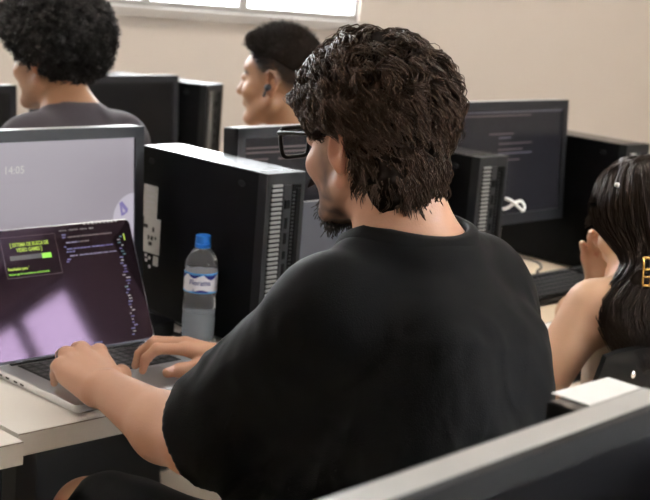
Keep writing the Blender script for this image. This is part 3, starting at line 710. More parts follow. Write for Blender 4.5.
def skin_colour(V, c, M, base, s=1.0, stubble=0.0, hair=(.02, .012, .008), shave=0.0):
    q = head_local(V, c, M, s); C = np.tile(np.array(base, float), (len(V), 1)); x, y, z = q.T; nz = noise3(V*90, 3)*.5
    def mix(col, wgt): 
        nonlocal C
        wgt = np.clip(wgt, 0, 1)[:, None]; C = C*(1-wgt)+np.array(col)*wgt
    head = (np.abs(x) < .1) & (np.abs(y) < .14) & (z > -.13) & (z < .14)
    lip = head & (y > .085); mix((base[0]*.85, base[1]*.55, base[2]*.55), lip*(np.exp(-((z+.060)/.009)**2)*(np.abs(x) < .026))*.8)
    brow = head & (y > .06); mix(hair, brow*np.exp(-((z-.021-.004*np.cos(x*60))/.0055)**2)*(np.abs(np.abs(x)-.033) < .022)*.9)
    ear = head & (np.abs(x) > .074); mix((base[0]*1.02, base[1]*.80, base[2]*.78), ear*.5)
    if stubble:
        jaw = head*np.clip((-.040-z+.25*np.clip(y-.03, 0, .1))/.035, 0, 1)*np.clip((y+.005)/.03, 0, 1)*np.clip((z+.135)/.02, 0, 1)
        side = head*np.exp(-((y-.028)/.024)**2)*np.clip((.02-z)/.03, 0, 1)*np.clip((z+.11)/.03, 0, 1)*np.clip((np.abs(x)-.03)/.03, 0, 1)
        mix(hair, np.maximum(jaw, side*.95)*stubble*(.72+.5*nz))
    if shave:   # short faded hair at temples and nape, a stain of the skin itself
        hl = np.interp(y, [-.12, -.05, -.02, .02, .05, .09], [-.055, -.035, .02, .0, .045, .075])
        mix(hair, head*np.clip((z-hl+.012)/.05, 0, 1)*shave*(y < .088))
    return C
def ellip_pts(n, hairline, seed=1, cr=CR, cc=CC):
    r = np.random.default_rng(seed); d = r.normal(size=(n*3, 3)); d /= np.linalg.norm(d, axis=1, keepdims=True); p = cc + d*cr
    k = p[:, 2] > np.interp(p[:, 1], hairline[0], hairline[1]); return p[k][:n], d[k][:n]
def hair_shell(F, c, M, hairline, grow, s=1.0, extra=(), zgrow=None):
    """closed hair volume over the scalp above the hairline, in the same field as given"""
    cc, r = c + M @ (CC*s), (CR + np.array(grow))*s; ext = r.max()+.05
    def f(X, Y, Z):
        x, y, z = X-c[0], Y-c[1], Z-c[2]; q = [(M[0, i]*x+M[1, i]*y+M[2, i]*z)/s for i in range(3)]
        a = [(q[i]-CC[i])/(r[i]/s) for i in range(3)]; k0 = np.sqrt(a[0]**2+a[1]**2+a[2]**2); k1 = np.sqrt(sum((a[i]/(r[i]/s))**2 for i in range(3)))
        d = k0*(k0-1)/np.maximum(k1, 1e-4); hl = np.interp(q[1], hairline[0], hairline[1])
        return np.maximum(d, (hl-q[2])*.8).astype(np.float32)*s
    F.fn(f, cc-ext, cc+ext, .004)
def eyes(parent, c, M, s=1.0):
    for x in (-1, 1):
        bm = bmesh.new(); bmesh.ops.create_uvsphere(bm, u_segments=16, v_segments=10, radius=.0118*s)
        p = c + M @ (v3(x*.031, .0800, .0045)*s); bmesh.ops.translate(bm, vec=p, verts=bm.verts); me = bpy.data.meshes.new('eye'); bm.to_mesh(me); bm.free()
        V = np.array([v.co for v in me.vertices]); q = ((V-c) @ M)/s; dd = np.hypot(q[:, 0]-x*.031, q[:, 2]-.0045)
        a = me.color_attributes.new('Col', 'FLOAT_COLOR', 'POINT')
        for i, v in enumerate(dd): a.data[i].color = (.03, .015, .008, 1) if v < .0058 and q[i, 1] > .080 else (.7, .66, .62, 1)
        link('eye', me, 'skin', parent, True)
def generic_hand(F, wrist, f, n, side, curl=.5, s=1.0, spread=1.0):
    """f: direction of the fingers, n: normal out of the back of the hand, side: +1 right hand, -1 left hand"""
    f = f/np.linalg.norm(f); n = n-(n@f)*f; n /= np.linalg.norm(n); l = np.cross(f, n)*side   # l points to the little finger
    P = lambda a, b, c: wrist + (f*a + l*b + n*c)*s
    mc = [P(.088, -.030, .0), P(.092, -.010, .004), P(.088, .010, .003), P(.080, .028, -.002)]
    for m_, r in zip(mc, (.0125, .013, .0125, .0115)): F.cone(P(.0, (m_-wrist)@l/s*.45, 0), m_, .0150*s, r*s, .012)
    ln = [(.043, .026, .021), (.047, .029, .022), (.043, .027, .021), (.034, .020, .018)]
    for i, (m_, q) in enumerate(zip(mc, ln)):
        a = 0; p = m_; pts = [m_]; sp = (i-1.3)*.06*spread
        for j, d in enumerate(q):
            a += curl*(.35, .9, .7)[j]; p = p + (f*math.cos(a) - n*math.sin(a) + l*sp)*d*s; pts.append(p)
        F.chain(pts, [x*s for x in ((.0098, .0090, .0080, .0070) if i < 3 else (.0085, .0076, .007, .0062))], .004)
    t = [P(.020, -.020, -.006), P(.048, -.042, -.014), P(.074, -.052, -.020), P(.096, -.055, -.026)]
    F.chain(t, [x*s for x in (.0145, .0125, .0105, .0085)], .008)
def person(loc, heading, label, group=None):
    return empty('person', loc, R_(heading), label, 'person', group)

# ------------------------------------------------------------------ the man at the laptop
OM = v3(1.475, 1.15, 0)
man = person(OM, 0, 'man in black t-shirt and glasses typing on the silver laptop')
Wm = lambda x, y, z: v3(x, y, z) - OM
HC = Wm(1.432, 1.312, 1.258); HM = rotm(yaw=-3, pitch=-8, roll=-2); HS = 1.02
SKIN_M = (.44, .235, .15)
def build_man():
    xs = graded(-.40, .34, .0055, .0026, [(-.17, .10)]); ys = graded(-.22, .85, .0055, .0026, [(.03, .30), (.58, .82)]); zs = graded(.42, 1.42, .0055, .0026, [(.74, .85), (1.08, 1.41)])
    F = Field(xs, ys, zs)
    L = head_sdf(F, HC, HM, HS)
    # neck, trunk
    F.cone(L(0, -.020, -.050), Wm(1.464, 1.242, 1.10), .056, .058, .02)
    F.cone(L(0, -.050, -.020), Wm(1.466, 1.232, 1.095), .046, .052, .02); F.cone(L(.018, -.035, -.085), Wm(1.530, 1.234, 1.082), .040, .048, .03); F.cone(L(-.01, -.035, -.085), Wm(1.395, 1.250, 1.072), .036, .046, .03)
    for sx in (1.335, 1.590): F.cone(Wm(1.462, 1.225, 1.085), Wm(sx, 1.240, 1.030), .046, .050, .05)
    F.cone(Wm(1.47, 1.215, 1.00), Wm(1.475, 1.18, .82), .105, .105, .04, sc=(1.2, 1, 1))
    F.cone(Wm(1.47, 1.18, .82), Wm(1.475, 1.17, .58), .105, .110, .04, sc=(1.15, 1, 1))
    # left arm
    F.cone(Wm(1.315, 1.265, 1.035), Wm(1.300, 1.490, .785), .056, .047, .03)
    F.cone(Wm(1.300, 1.475, .790), Wm(1.315, 1.585, .778), .054, .053, .02); F.cone(Wm(1.315, 1.585, .778), Wm(1.316, 1.735, .798), .052, .033, .02)
    wr = Wm(1.318, 1.742, .803)
    mcp = [Wm(1.376, 1.842, .823), Wm(1.348, 1.853, .828), Wm(1.321, 1.857, .822), Wm(1.300, 1.844, .809)]
    for m_, o, r in zip(mcp, (.020, .007, -.007, -.018), (.0125, .0130, .0125, .0115)): F.cone(wr+v3(o, .01, 0), m_, .0200, r, .010); F.ell(m_+v3(0, .002, .002), (.0140, .0150, .0140), .005)
    pip = [m_ + v3(*q) for m_, q in zip(mcp, ((.018, .035, -.010), (.017, .038, -.009), (.015, .035, -.010), (.010, .027, -.008)))]
    dip = [m_ + v3(*q) for m_, q in zip(pip, ((.006, .013, -.021), (.006, .013, -.023), (.006, .012, -.021), (.004, .008, -.017)))]
    tip = [v3(d_[0]+.001, d_[1]+.003, .768) for d_ in dip]
    for i in range(4): F.chain([mcp[i], pip[i], dip[i], tip[i]], (.0125, .0112, .0092, .0076) if i < 3 else (.0112, .0098, .0082, .0068), .004)
    F.chain([Wm(1.345, 1.765, .798), Wm(1.392, 1.800, .793), Wm(1.418, 1.832, .783), Wm(1.430, 1.856, .775)], (.018, .0155, .0122, .0092), .008)
    F.cone(Wm(1.300, 1.752, .790), mcp[3]-v3(.002, .018, .012), .022, .015, .015)      # heel of the hand
    # right arm
    F.cone(Wm(1.592, 1.235, 1.015), Wm(1.660, 1.440, .815), .052, .046, .03)
    F.cone(Wm(1.660, 1.440, .815), Wm(1.668, 1.600, .80), .046, .044, .02); F.cone(Wm(1.668, 1.600, .80), Wm(1.618, 1.752, .797), .043, .029, .02)
    wr = Wm(1.610, 1.768, .798); F.cone(Wm(1.618, 1.752, .797), wr, .028, .026, .012)
    mcp = [Wm(1.540, 1.815, .812), Wm(1.552, 1.836, .815), Wm(1.569, 1.848, .811), Wm(1.585, 1.850, .803)]
    for m_, r in zip(mcp, (.0125, .013, .0125, .0115)): F.cone(wr+.35*(m_-wr)*v3(1, .2, 0), m_, .0175, r, .012)
    pip = [Wm(1.499, 1.842, .812), Wm(1.510, 1.868, .813), Wm(1.532, 1.888, .809), Wm(1.556, 1.888, .802)]
    dip = [Wm(1.483, 1.851, .794), Wm(1.493, 1.882, .793), Wm(1.517, 1.904, .790), Wm(1.543, 1.904, .788)]
    tip = [Wm(1.479, 1.853, .772), Wm(1.488, 1.886, .771), Wm(1.512, 1.909, .770), Wm(1.538, 1.910, .769)]
    for i in range(4): F.chain([mcp[i], pip[i], dip[i], tip[i]], (.0108, .0100, .0086, .0072) if i < 3 else (.0095, .0085, .0075, .0064), .004)
    tt = [Wm(1.585, 1.772, .792), Wm(1.548, 1.782, .787), Wm(1.516, 1.795, .783), Wm(1.494, 1.804, .779)]
    F.chain(tt, (.016, .0140, .0115, .0090), .008)
    # legs: hips, thighs and the bare left knee
    F.cone(Wm(1.41, 1.20, .565), Wm(1.290, 1.735, .590), .080, .058, .03); F.cone(Wm(1.290, 1.735, .590), Wm(1.275, 1.79, .50), .056, .050, .02)
    F.cone(Wm(1.54, 1.20, .565), Wm(1.60, 1.66, .575), .080, .058, .03); F.cone(Wm(1.60, 1.66, .575), Wm(1.62, 1.71, .45), .055, .050, .02)
    F.cone(Wm(1.275, 1.79, .50), Wm(1.27, 1.83, .44), .050, .048, .02)
    V, Q = F.mesh(2)
    C = skin_colour(V, HC, HM, SKIN_M, HS, stubble=.95)
    nail = np.linalg.norm((V-tt[3])*v3(1, 1, 1) - v3(.004, -.003, .007), axis=1) < .0085; C[nail] = (.62, .40, .33)
    np_mesh('body', V, Q, 'skin', man, col=C)
build_man()
# lower legs and shoes (separate mesh only where the shorts and desk hide the join)
def shin(pts, rs, par, name, col):
    P = np.array(pts); lo = P.min(0)-.08; hi = P.max(0)+.08; F = Field(*[np.arange(lo[d], hi[d], .008) for d in range(3)])
    F.chain(pts, rs, .02); V, Q = F.mesh(1); return np_mesh(name, V, Q, 'skin', par, col=np.tile(np.array(col), (len(V), 1)))
def shoe(par, p, yaw=0):
    F = Field(np.arange(-.07, .07, .005), np.arange(-.12, .22, .005), np.arange(-.03, .14, .005))
    F.cone((0, -.05, .045), (0, .02, .055), .040, .042, .02); F.cone((0, .02, .045), (0, .13, .034), .042, .034, .03); F.fn(lambda X, Y, Z: (Z-.004)+0*X+0*Y, (-1, -1, -1), (1, 1, .01), .004, True)
    F.fn(lambda X, Y, Z: Z+0*X+0*Y, (-1, -1, -1), (1, 1, 1), .004, True) if False else None
    V, Q = F.mesh(1); V = V @ np.array(Matrix.Rotation(R_(yaw), 3, 'Z')).T + np.array(p); V[:, 2] = np.maximum(V[:, 2], .001); np_mesh('shoe', V, Q, 'shoe', par)
shin([Wm(1.27, 1.82, .46), Wm(1.275, 1.84, .30), Wm(1.28, 1.83, .09)], (.050, .046, .034), man, 'lower_leg', SKIN_M); shoe(man, Wm(1.28, 1.86, 0))
shin([Wm(1.62, 1.70, .46), Wm(1.62, 1.72, .30), Wm(1.62, 1.71, .09)], (.052, .046, .034), man, 'lower_leg', SKIN_M); shoe(man, Wm(1.62, 1.74, 0))
eyes(man, HC, HM, HS)

def fold(V, N, amp, sc, seed=0, st=(1, 1, 1)):
    P = V*np.array(st)*sc; n = noise3(P+3*noise3(P*.5, seed+5)[:, None]*.3, seed); r = 1-np.abs(n)*2
    return V + N*(amp*(.6*r + .4*noise3(P*2.3, seed+1)))[:, None]
def build_shirt():
    F = Field(np.arange(-.40, .42, .0048), np.arange(-.30, .52, .0048), np.arange(.48, 1.20, .0048))
    # trunk of the loose shirt
    F.cone(Wm(1.458, 1.205, 1.010), Wm(1.462, 1.160, .88), .108, .124, .05, sc=(1.25, 1, 1))
    F.cone(Wm(1.462, 1.160, .88), Wm(1.468, 1.165, .62), .126, .134, .04, sc=(1.25, 1, 1))
    F.cone(Wm(1.47, 1.28, 1.00), Wm(1.465, 1.30, .72), .095, .13, .05, sc=(1.35, 1, 1)); F.cone(Wm(1.38, 1.36, .66), Wm(1.56, 1.36, .66), .10, .10, .06)
    F.cone(Wm(1.40, 1.140, .99), Wm(1.53, 1.135, .97), .072, .075, .06)      # shoulder blades
    for a, b in (((1.455, 1.236, 1.070), (1.332, 1.250, 1.040)), ((1.460, 1.230, 1.072), (1.592, 1.235, 1.060))): F.cone(Wm(*a), Wm(*b), .062, .064, .05)
    # sleeves: cone, cut by the hem plane and hollowed
    for sh, el, n, r0, r1, w0 in ((Wm(1.318, 1.262, 1.030), Wm(1.298, 1.490, .790), v3(-.10, .86, -.42), .080, .078, .064), (Wm(1.588, 1.235, 1.030), Wm(1.628, 1.385, .82), v3(.1, .6, -.75), .072, .068, .056)):
        n = n/np.linalg.norm(n); cf = F.conef(sh, el, r0, r1, (1, 1, 1)); ax = (el-sh); hp = sh + ax*.93
        ci = F.conef(sh+ax*.72, el+ax*.3, w0-.006, w0+.012, (1, 1, 1))
        def f(X, Y, Z, cf=cf, ci=ci, hp=hp, n=n): return np.maximum(np.maximum(cf(X, Y, Z), (X-hp[0])*n[0]+(Y-hp[1])*n[1]+(Z-hp[2])*n[2]), -ci(X, Y, Z)).astype(np.float32)
        F.fn(f, np.minimum(sh, el)-.14, np.maximum(sh, el)+.16, .055)
    # neck opening
    cc_ = Wm(1.467, 1.262, 1.113)
    def tor(X, Y, Z):
        x, y = (X-cc_[0])/.090, (Y-cc_[1])/.084; rho = np.sqrt(x*x+y*y)+1e-6; zr = cc_[2]+.009*(x/rho)**2-.034*np.maximum(0, y/rho)
        return (np.sqrt(((rho-1)*.086)**2+(Z-zr)**2)-.015).astype(np.float32)
    F.fn(tor, cc_-.16, cc_+.16, .035)
    F.ell(Wm(1.600, 1.215, .985), (.060, .070, .085), .06)
    F.cone(Wm(1.464, 1.264, 1.170), Wm(1.46, 1.272, 1.22), .060, .085, .010, cut=True)
    V, Q = F.mesh(2); N = normals(V, Q)
    wgt = np.clip((1.09-V[:, 2])/.06, .15, 1)
    V2 = fold(V, N, .0100, 9, 4, (1, 1, .55)); V2 = fold(V2, N, .0035, 21, 9, (1, 1, .6)); V = V + (V2-V)*wgt[:, None]
    return np_mesh('t_shirt', V, Q, 'cotton_black', man)
shirt = build_shirt()
# ribbed neckband
def neckband():
    n = 64; c = Wm(1.467, 1.262, 1.143); pts = []
    for i in range(n+1):
        a = 2*math.pi*i/n; pts.append(c + v3(.090*math.cos(a), .084*math.sin(a), .009*math.cos(a)**2 - .034*max(0, math.sin(a))))
    P = np.array(pts); V = []; Q = []
    for i, p in enumerate(P):
        o = p-c; o[2] = 0; o /= np.linalg.norm(o)
        for r, z in ((.0185, -.029), (.0190, -.021), (.0100, -.002), (-.001, .0030), (-.0045, .0015), (-.002, -.022)): V.append(p + o*r + v3(0, 0, z))
    for i in range(n):
        for j in range(6): Q.append((i*6+j, (i+1)*6+j, (i+1)*6+(j+1) % 6, i*6+(j+1) % 6))
    np_mesh('neckband', V, Q, 'cotton_black', shirt)
neckband()
def build_shorts():
    F = Field(np.arange(-.36, .36, .006), np.arange(-.22, .66, .006), np.arange(.40, .74, .006))
    F.cone(Wm(1.40, 1.18, .56), Wm(1.56, 1.18, .56), .115, .115, .04)
    for a, b in ((Wm(1.41, 1.22, .57), Wm(1.300, 1.695, .592)), (Wm(1.54, 1.22, .57), Wm(1.595, 1.63, .58))): F.cone(a, b, .096, .078, .03)
    F.fn(lambda X, Y, Z: -(Y-(1.70-OM[1])-.0*X)+0*Z, (-.36, .40, .3), (.36, 1, .8), .008, True) if False else None
    V, Q = F.mesh(2); N = normals(V, Q); V = fold(V, N, .006, 14, 2, (1, .6, 1)); np_mesh('shorts', V, Q, 'shorts_black', man)
build_shorts()
# ring on the left ring finger
p = Wm(1.321, 1.857, .822)+.50*v3(.015, .035, -.010); d_ = v3(.015, .035, -.010); d_ /= np.linalg.norm(d_); e_ = np.cross(d_, v3(0, 0, 1)); e_ /= np.linalg.norm(e_); g_ = np.cross(e_, d_)
V, Q = tube_mesh(np.array([[p + .0122*(math.cos(a)*e_+math.sin(a)*g_) for a in np.linspace(0, 2*math.pi, 33)]]), np.full((1, 33), .0026), 8); np_mesh('finger_ring', V, Q, 'ring_metal', man)
# glasses
def glasses():
    L = lambda *q: HC + HM @ (v3(*q)*HS)
    g = bpy.data.objects.new('glasses', None); COL.objects.link(g); g.parent = man; g['label'] = 'black-rimmed glasses'
    for s in (-1, 1):
        rim = []
        for i in range(40):
            a = 2*math.pi*i/40; ca, sa = math.cos(a), math.sin(a); ex = .34
            x = .0285*math.copysign(abs(ca)**ex, ca); z = .0205*math.copysign(abs(sa)**ex, sa); x *= 1 - .10*(z < 0)*(-z/.02)
            rim.append(L(s*.0350 + x, .126 - 1.6*(s*.0335+x)**2*0 - .10*abs(s*.0335+x), .000+z))
        rim.append(rim[0]); V, Q = tube_mesh(np.array([rim]), np.full((1, 41), .0032), 8); np_mesh('rim', V, Q, 'glasses_frame', g)
        bm = bmesh.new(); bm.faces.new([bm.verts.new(v) for v in rim[:-1]]); r = bmesh.ops.extrude_face_region(bm, geom=bm.faces[:]); bmesh.ops.translate(bm, vec=HM[:, 1]*.0012, verts=[x for x in r['geom'] if isinstance(x, bmesh.types.BMVert)]); bmobj('lens', bm, 'glasses_lens', g)
        tube('temple_arm', [L(s*.0640, .1185, .014), L(s*.072, .109, .015), L(s*.0775, .05, .014), L(s*.0815, .0, .014), L(s*.0835, -.022, .008), L(s*.083, -.036, -.012)], (.0030, .0030, .0024, .0022, .0020, .0018), 'glasses_frame', g)
    tube('bridge', [L(-.007, .1245, .008), L(0, .1275, .010), L(.007, .1245, .008)], .0023, 'glasses_frame', g)
glasses()

# ------------------------------------------------------------------ hair
def sweep(p, d, tdir, lens, lvl, K, amp, lam, phase, cr=CR, cc=CC, grav=.3, tip=.006, rad_amp=.6):
    """strands that start at scalp points and run over the ellipsoid at a level above the scalp (head coordinates)"""
    N = len(p); P = np.zeros((N, K, 3)); q = p.copy(); t = tdir.copy(); S = np.zeros((N, K, 3)); Nn = np.zeros((N, K, 3)); ds = lens/(K-1)
    for k in range(K):
        u = (q-cc)/cr; u /= np.linalg.norm(u, axis=1, keepdims=True); n = u/cr; n /= np.linalg.norm(n, axis=1, keepdims=True)
        f = k/(K-1); lv = lvl*min(1, .35+f*2.2) + tip*max(0, f-.6)/.4
        P[:, k] = cc + u*cr + n*lv[:, None]; Nn[:, k] = n
        t = t + v3(0, 0, -grav)*f*.5; t = t-(t*n).sum(1, keepdims=True)*n; t /= np.linalg.norm(t, axis=1, keepdims=True)+1e-9
        S[:, k] = np.cross(n, t); q = cc + u*cr + t*ds[:, None]
    s = np.linspace(0, 1, K)[None]*lens[:, None]; w_ = np.clip(np.linspace(0, 1, K)*2.2, 0, 1)[None]
    P += S*(amp[:, None]*np.sin(2*np.pi*s/lam[:, None]+phase[:, None])*w_)[..., None] + Nn*(rad_amp*amp[:, None]*(np.cos(2*np.pi*s/lam[:, None]+phase[:, None])+.4)*w_)[..., None]
    return P
def to_person(P, c, M, s): return (P.reshape(-1, 3)*s) @ M.T + c
HLM = ([-.125, -.06, -.045, -.030, -.012, .004, .022, .036, .060, .09], [-.100, -.092, -.060, .018, .032, .030, .008, .034, .062, .078])
def man_hair():
    F = Field(*[np.arange(-.17, .17, .004)+HC[0], np.arange(-.18, .18, .004)+HC[1], np.arange(-.17, .21, .004)+HC[2]])
    hair_shell(F, HC, HM, HLM, (.016, .020, .026), HS)
    L = lambda *q: HC + HM @ (v3(*q)*HS)
    F.cone(L(-.035, -.066, -.045), L(.035, -.066, -.045), .032, .032, .02); F.cone(L(-.028, -.058, -.075), L(.028, -.058, -.075), .024, .024, .02)
    V, Q = F.mesh(2); N = normals(V, Q); V = fold(V, N, .005, 38, 3); h = np_mesh('hair', V, Q, 'hair_base', man)
    r = np.random.default_rng(5); nc, per = 1150, 10
    p, d = ellip_pts(nc, HLM, 21); nc = len(p)
    wh = v3(.01, -.045, .125); t = p-wh + r.normal(size=p.shape)*.045; front = np.clip(p[:, 1]/.06, 0, 1)[:, None]
    t = t + front*np.stack([np.sign(p[:, 0])*.04, .01+0*p[:, 0], 0*p[:, 0]], 1)
    back = np.clip((-.02-p[:, 1])/.05, 0, 1)[:, None]; t = t + back*v3(0, 0, -.05)
    n = d/CR; n /= np.linalg.norm(n, axis=1, keepdims=True); t -= (t*n).sum(1, keepdims=True)*n; t /= np.linalg.norm(t, axis=1, keepdims=True)
    top = np.clip((p[:, 2]-.02)/.08, 0, 1)
    lens = r.uniform(.045, .080, nc)*(.75+.35*top); lvl = r.uniform(.010, .021, nc)*(.75+.6*top); amp = r.uniform(.0055, .0100, nc)*(.75+.4*top); lam = r.uniform(.026, .040, nc); ph = r.uniform(0, 6.28, nc)
    side = (np.abs(p[:, 0]) > .055) & (p[:, 2] < .05) & (p[:, 1] > -.05); lens[side] *= .42; lvl[side] *= .5; amp[side] *= .5
    rep = lambda a: np.repeat(a, per, axis=0); K = 14; M_ = nc*per
    def locks(P, name, rad=.00105):
        lim = np.interp(P[..., 1], HLM[0], HLM[1]) - .006 - .012*np.clip((-.04-P[..., 1])/.03, 0, 1)
        under = np.clip(lim-P[..., 2], 0, 1); P[..., 2] += under*.85; P[..., 0] += np.sign(P[..., 0])*under*.10
        R0 = rad*np.interp(np.linspace(0, 1, P.shape[1]), [0, .55, 1], [1, 1, .25])[None].repeat(len(P), 0)
        V, Q = tube_mesh(P, R0, 3); np_mesh(name, to_person(V, HC, HM, HS), Q, 'hair_dark', h)
    off = r.normal(size=(M_, 3))*.0026
    P = sweep(rep(p)+off, rep(d), rep(t)+r.normal(size=(M_, 3))*.05, rep(lens)*r.uniform(.85, 1.1, M_), rep(lvl)+r.normal(size=M_)*.0018, K, rep(amp)*r.uniform(.85, 1.15, M_), rep(lam), rep(ph)+r.normal(size=M_)*.15, grav=.35, tip=.001, rad_amp=.65)
    locks(P, 'hair_locks')
    # locks hanging over the nape
    nc = 430; x = r.uniform(-.079, .072, nc); z = r.uniform(-.080, .0, nc) - .50*(x-.005); y = -.100*np.sqrt(np.clip(1-(x/.084)**2, .1, 1)) - .006 + .45*np.clip(-.035-z, 0, 1)
    base = np.stack([x, y, z], 1); ln = r.uniform(.028, .046, nc); ph = r.uniform(0, 6.28, nc); s_ = np.linspace(0, 1, K)
    dirs = np.stack([-.15*x/.06, .30+.1*r.normal(size=nc), -1+0*x], 1)
    B = rep(base)+r.normal(size=(M_ := nc*per, 3))*.0028; D_ = rep(dirs)+r.normal(size=(M_, 3))*.05; LL = rep(ln)*r.uniform(.85, 1.1, M_); PH = rep(ph)+r.normal(size=M_)*.15
    P = B[:, None]+D_[:, None]*(s_[None, :, None]*LL[:, None, None]); wv = np.clip(s_*2.2, 0, 1)[None]*.0042
    P[..., 0] += wv*np.sin(2*np.pi*s_[None]*LL[:, None]/.034+PH[:, None]); P[..., 1] -= wv*.6*np.cos(2*np.pi*s_[None]*LL[:, None]/.034+PH[:, None]) + .006*np.sin(np.pi*s_)[None]
    V, Q = tube_mesh(P, .00105*np.interp(s_, [0, .55, 1], [1, 1, .25])[None].repeat(M_, 0), 3); np_mesh('nape_locks', to_person(V, HC, HM, HS), Q, 'hair_dark', h)
    # eyebrow, goatee and moustache
    nb = 1500; x = r.uniform(-.030, .030, nb); z = r.uniform(-.118, -.078, nb); y = .088 - 14*x**2 - .9*np.clip(-.1-z, 0, 1) + r.uniform(-.012, .004, nb)
    base = np.stack([x, y, z], 1); dirs = v3(0, .35, -.9)+r.normal(size=(nb, 3))*.45; ln = r.uniform(.005, .013, nb)
    P = base[:, None] + dirs[:, None]*(np.linspace(0, 1, 5)[None, :, None]*ln[:, None, None]); P += r.normal(size=P.shape)*.0008
    V, Q = tube_mesh(P, np.full(P.shape[:2], .00065), 3); np_mesh('goatee', to_person(V, HC, HM, HS), Q, 'beard_dark', man)
    nb = 420; sgn = r.choice([-1, 1], nb); x = sgn*r.uniform(.003, .030, nb); base = np.stack([x, .1035-6*x**2, -.048-.25*np.abs(x)+r.uniform(-.003, .003, nb)], 1)
    P = base[:, None] + (np.stack([sgn*.6, .1+0*x, -.8+0*x], 1)[:, None])*(np.linspace(0, 1, 4)[None, :, None]*.009); V, Q = tube_mesh(P, np.full(P.shape[:2], .0006), 3); np_mesh('moustache', to_person(V, HC, HM, HS), Q, 'beard_dark', man)
man_hair()

# ------------------------------------------------------------------ seated people further back
def seated(hc, heading, head_yaw, label, skin, shirt_m, s=1.0, drop=.205, slope=0.0, shave=0.0, stubble=0.0, pitch=-4, slim=1.0, desk_gap=.40):
    hd = R_(heading); fx, fy = -math.sin(hd), math.cos(hd)
    O = v3(hc[0]-.10*fx, hc[1]-.10*fy, 0); p = person(O, heading, label)
    c = v3(0, .10, hc[2]); M = rotm(yaw=head_yaw, pitch=pitch); sz = hc[2]-drop*s
    F = Field(np.arange(-.42, .42, .0055), np.arange(-.20, .80, .0055), graded(.42, hc[2]+.16, .0065, .0035, [(hc[2]-.16, hc[2]+.15)]))
    L = head_sdf(F, c, M, s)
    F.cone(L(0, -.02, -.05), (0, .035, sz+.03), .052*s, .060*s, .02)
    for x in (-1, 1):
        F.cone((0, .03, sz+.045), (x*.15*s*slim, .02, sz), .045, .052, .05)
        F.cone((x*.165*s*slim, .02, sz-.01), (x*.21*slim, .14, sz-.25), .052, .043, .03); F.cone((x*.21*slim, .14, sz-.25), (x*.13, desk_gap-.03, .80), .043, .028, .02)
        generic_hand(F, v3(x*.13, desk_gap-.02, .80), v3(-x*.15, 1, -.05), v3(0, .05, 1), x, .5)
        F.cone((x*.09, .05, .55), (x*.13, .50, .54), .080, .058, .03)
    F.cone((0, .02, sz-.07), (0, .0, .60), .105, .115, .04, sc=(1.4*slim, 1, 1))
    V, Q = F.mesh(2); C = skin_colour(V, c, M, skin, s, stubble=stubble, shave=shave); np_mesh('body', V, Q, 'skin', p, col=C)
    F = Field(np.arange(-.36, .36, .007), np.arange(-.20, .40, .007), np.arange(.46, sz+.12, .007))
    F.cone((0, .025, sz-.05), (0, .005, .62), .118, .130, .05, sc=(1.42*slim, 1, 1))
    for x in (-1, 1):
        F.cone((0, .028, sz+.025+slope), (x*.15*s*slim, .02, sz-slope), .055, .062, .05); F.cone((x*.165*s*slim, .02, sz-.01), (x*.205*slim, .11, sz-.19), .070, .068, .04)
    F.cone((0, .052, sz+.085+slope), (0, .065, sz+.15+slope), .062, .08, .012, cut=True)
    V, Q = F.mesh(2); N = normals(V, Q); V = fold(V, N, .005, 11, 7, (1, 1, .6)); sh = np_mesh('t_shirt', V, Q, shirt_m, p)
    F = Field(np.arange(-.30, .30, .01), np.arange(-.18, .70, .01), np.arange(.06, .72, .01))
    F.cone((-.08, .03, .56), (.08, .03, .56), .12, .12, .04)
    for x in (-1, 1): F.cone((x*.09, .06, .55), (x*.13, .50, .53), .092, .072, .03); F.cone((x*.13, .50, .53), (x*.13, .52, .12), .070, .058, .03)
    V, Q = F.mesh(2); np_mesh('trousers', V, Q, 'trousers_dark', p)
    for x in (-1, 1): shoe(p, (x*.13, .54, 0))
    eyes(p, c, M, s)
    return p, c, M, s, sh

afro, c, M, s_, _ = seated((1.862, 2.715, 1.230), 8, 6, 'man with round curly afro and charcoal t-shirt at top left', (.34, .17, .09), 'cotton_charcoal', stubble=.35, pitch=-6, slim=.84, drop=.180, slope=.018)
def afro_hair():
    F = Field(*[np.arange(-.19, .19, .005)+c[0], np.arange(-.19, .19, .005)+c[1], np.arange(-.14, .23, .005)+c[2]])
    L = lambda *q: c + M @ v3(*q)
    F.ell(L(0, -.028, .058), (.114, .114, .100), .02, M); F.ell(L(0, .035, .088), (.095, .090, .064), .04, M); F.ell(L(0, -.062, .006), (.082, .056, .050), .04, M)
    F.ell(L(0, .110, -.005), (.085, .060, .062), .015, M, True)
    for x in (-1, 1): F.ell(L(x*.105, .02, -.035), (.045, .06, .045), .02, M, True)
    V, Q = F.mesh(2); N = normals(V, Q); V = fold(V, N, .006, 45, 3); V = fold(V, N, .004, 95, 6); h = np_mesh('hair', V, Q, 'hair_black', afro)
    r = np.random.default_rng(3); k = r.choice(len(V), 5200); B = V[k]; Nn = N[k]; a = np.cross(Nn, v3(.3, .2, 1)); a /= np.linalg.norm(a, axis=1, keepdims=True); b = np.cross(Nn, a)
    K = 9; t = np.linspace(0, 1, K)[None, :, None]; ph = r.uniform(0, 6.28, (len(k), 1, 1)); tn = r.uniform(7, 12, (len(k), 1, 1)); rad = r.uniform(.003, .006, (len(k), 1, 1)); ln = r.uniform(.006, .018, (len(k), 1, 1))
    P = B[:, None]-Nn[:, None]*.003 + Nn[:, None]*t*ln + rad*(np.cos(t*tn+ph)*a[:, None]+np.sin(t*tn+ph)*b[:, None])
    V, Q = tube_mesh(P, np.full(P.shape[:2], .0011), 3); np_mesh('curls', V, Q, 'hair_black', h)
afro_hair()

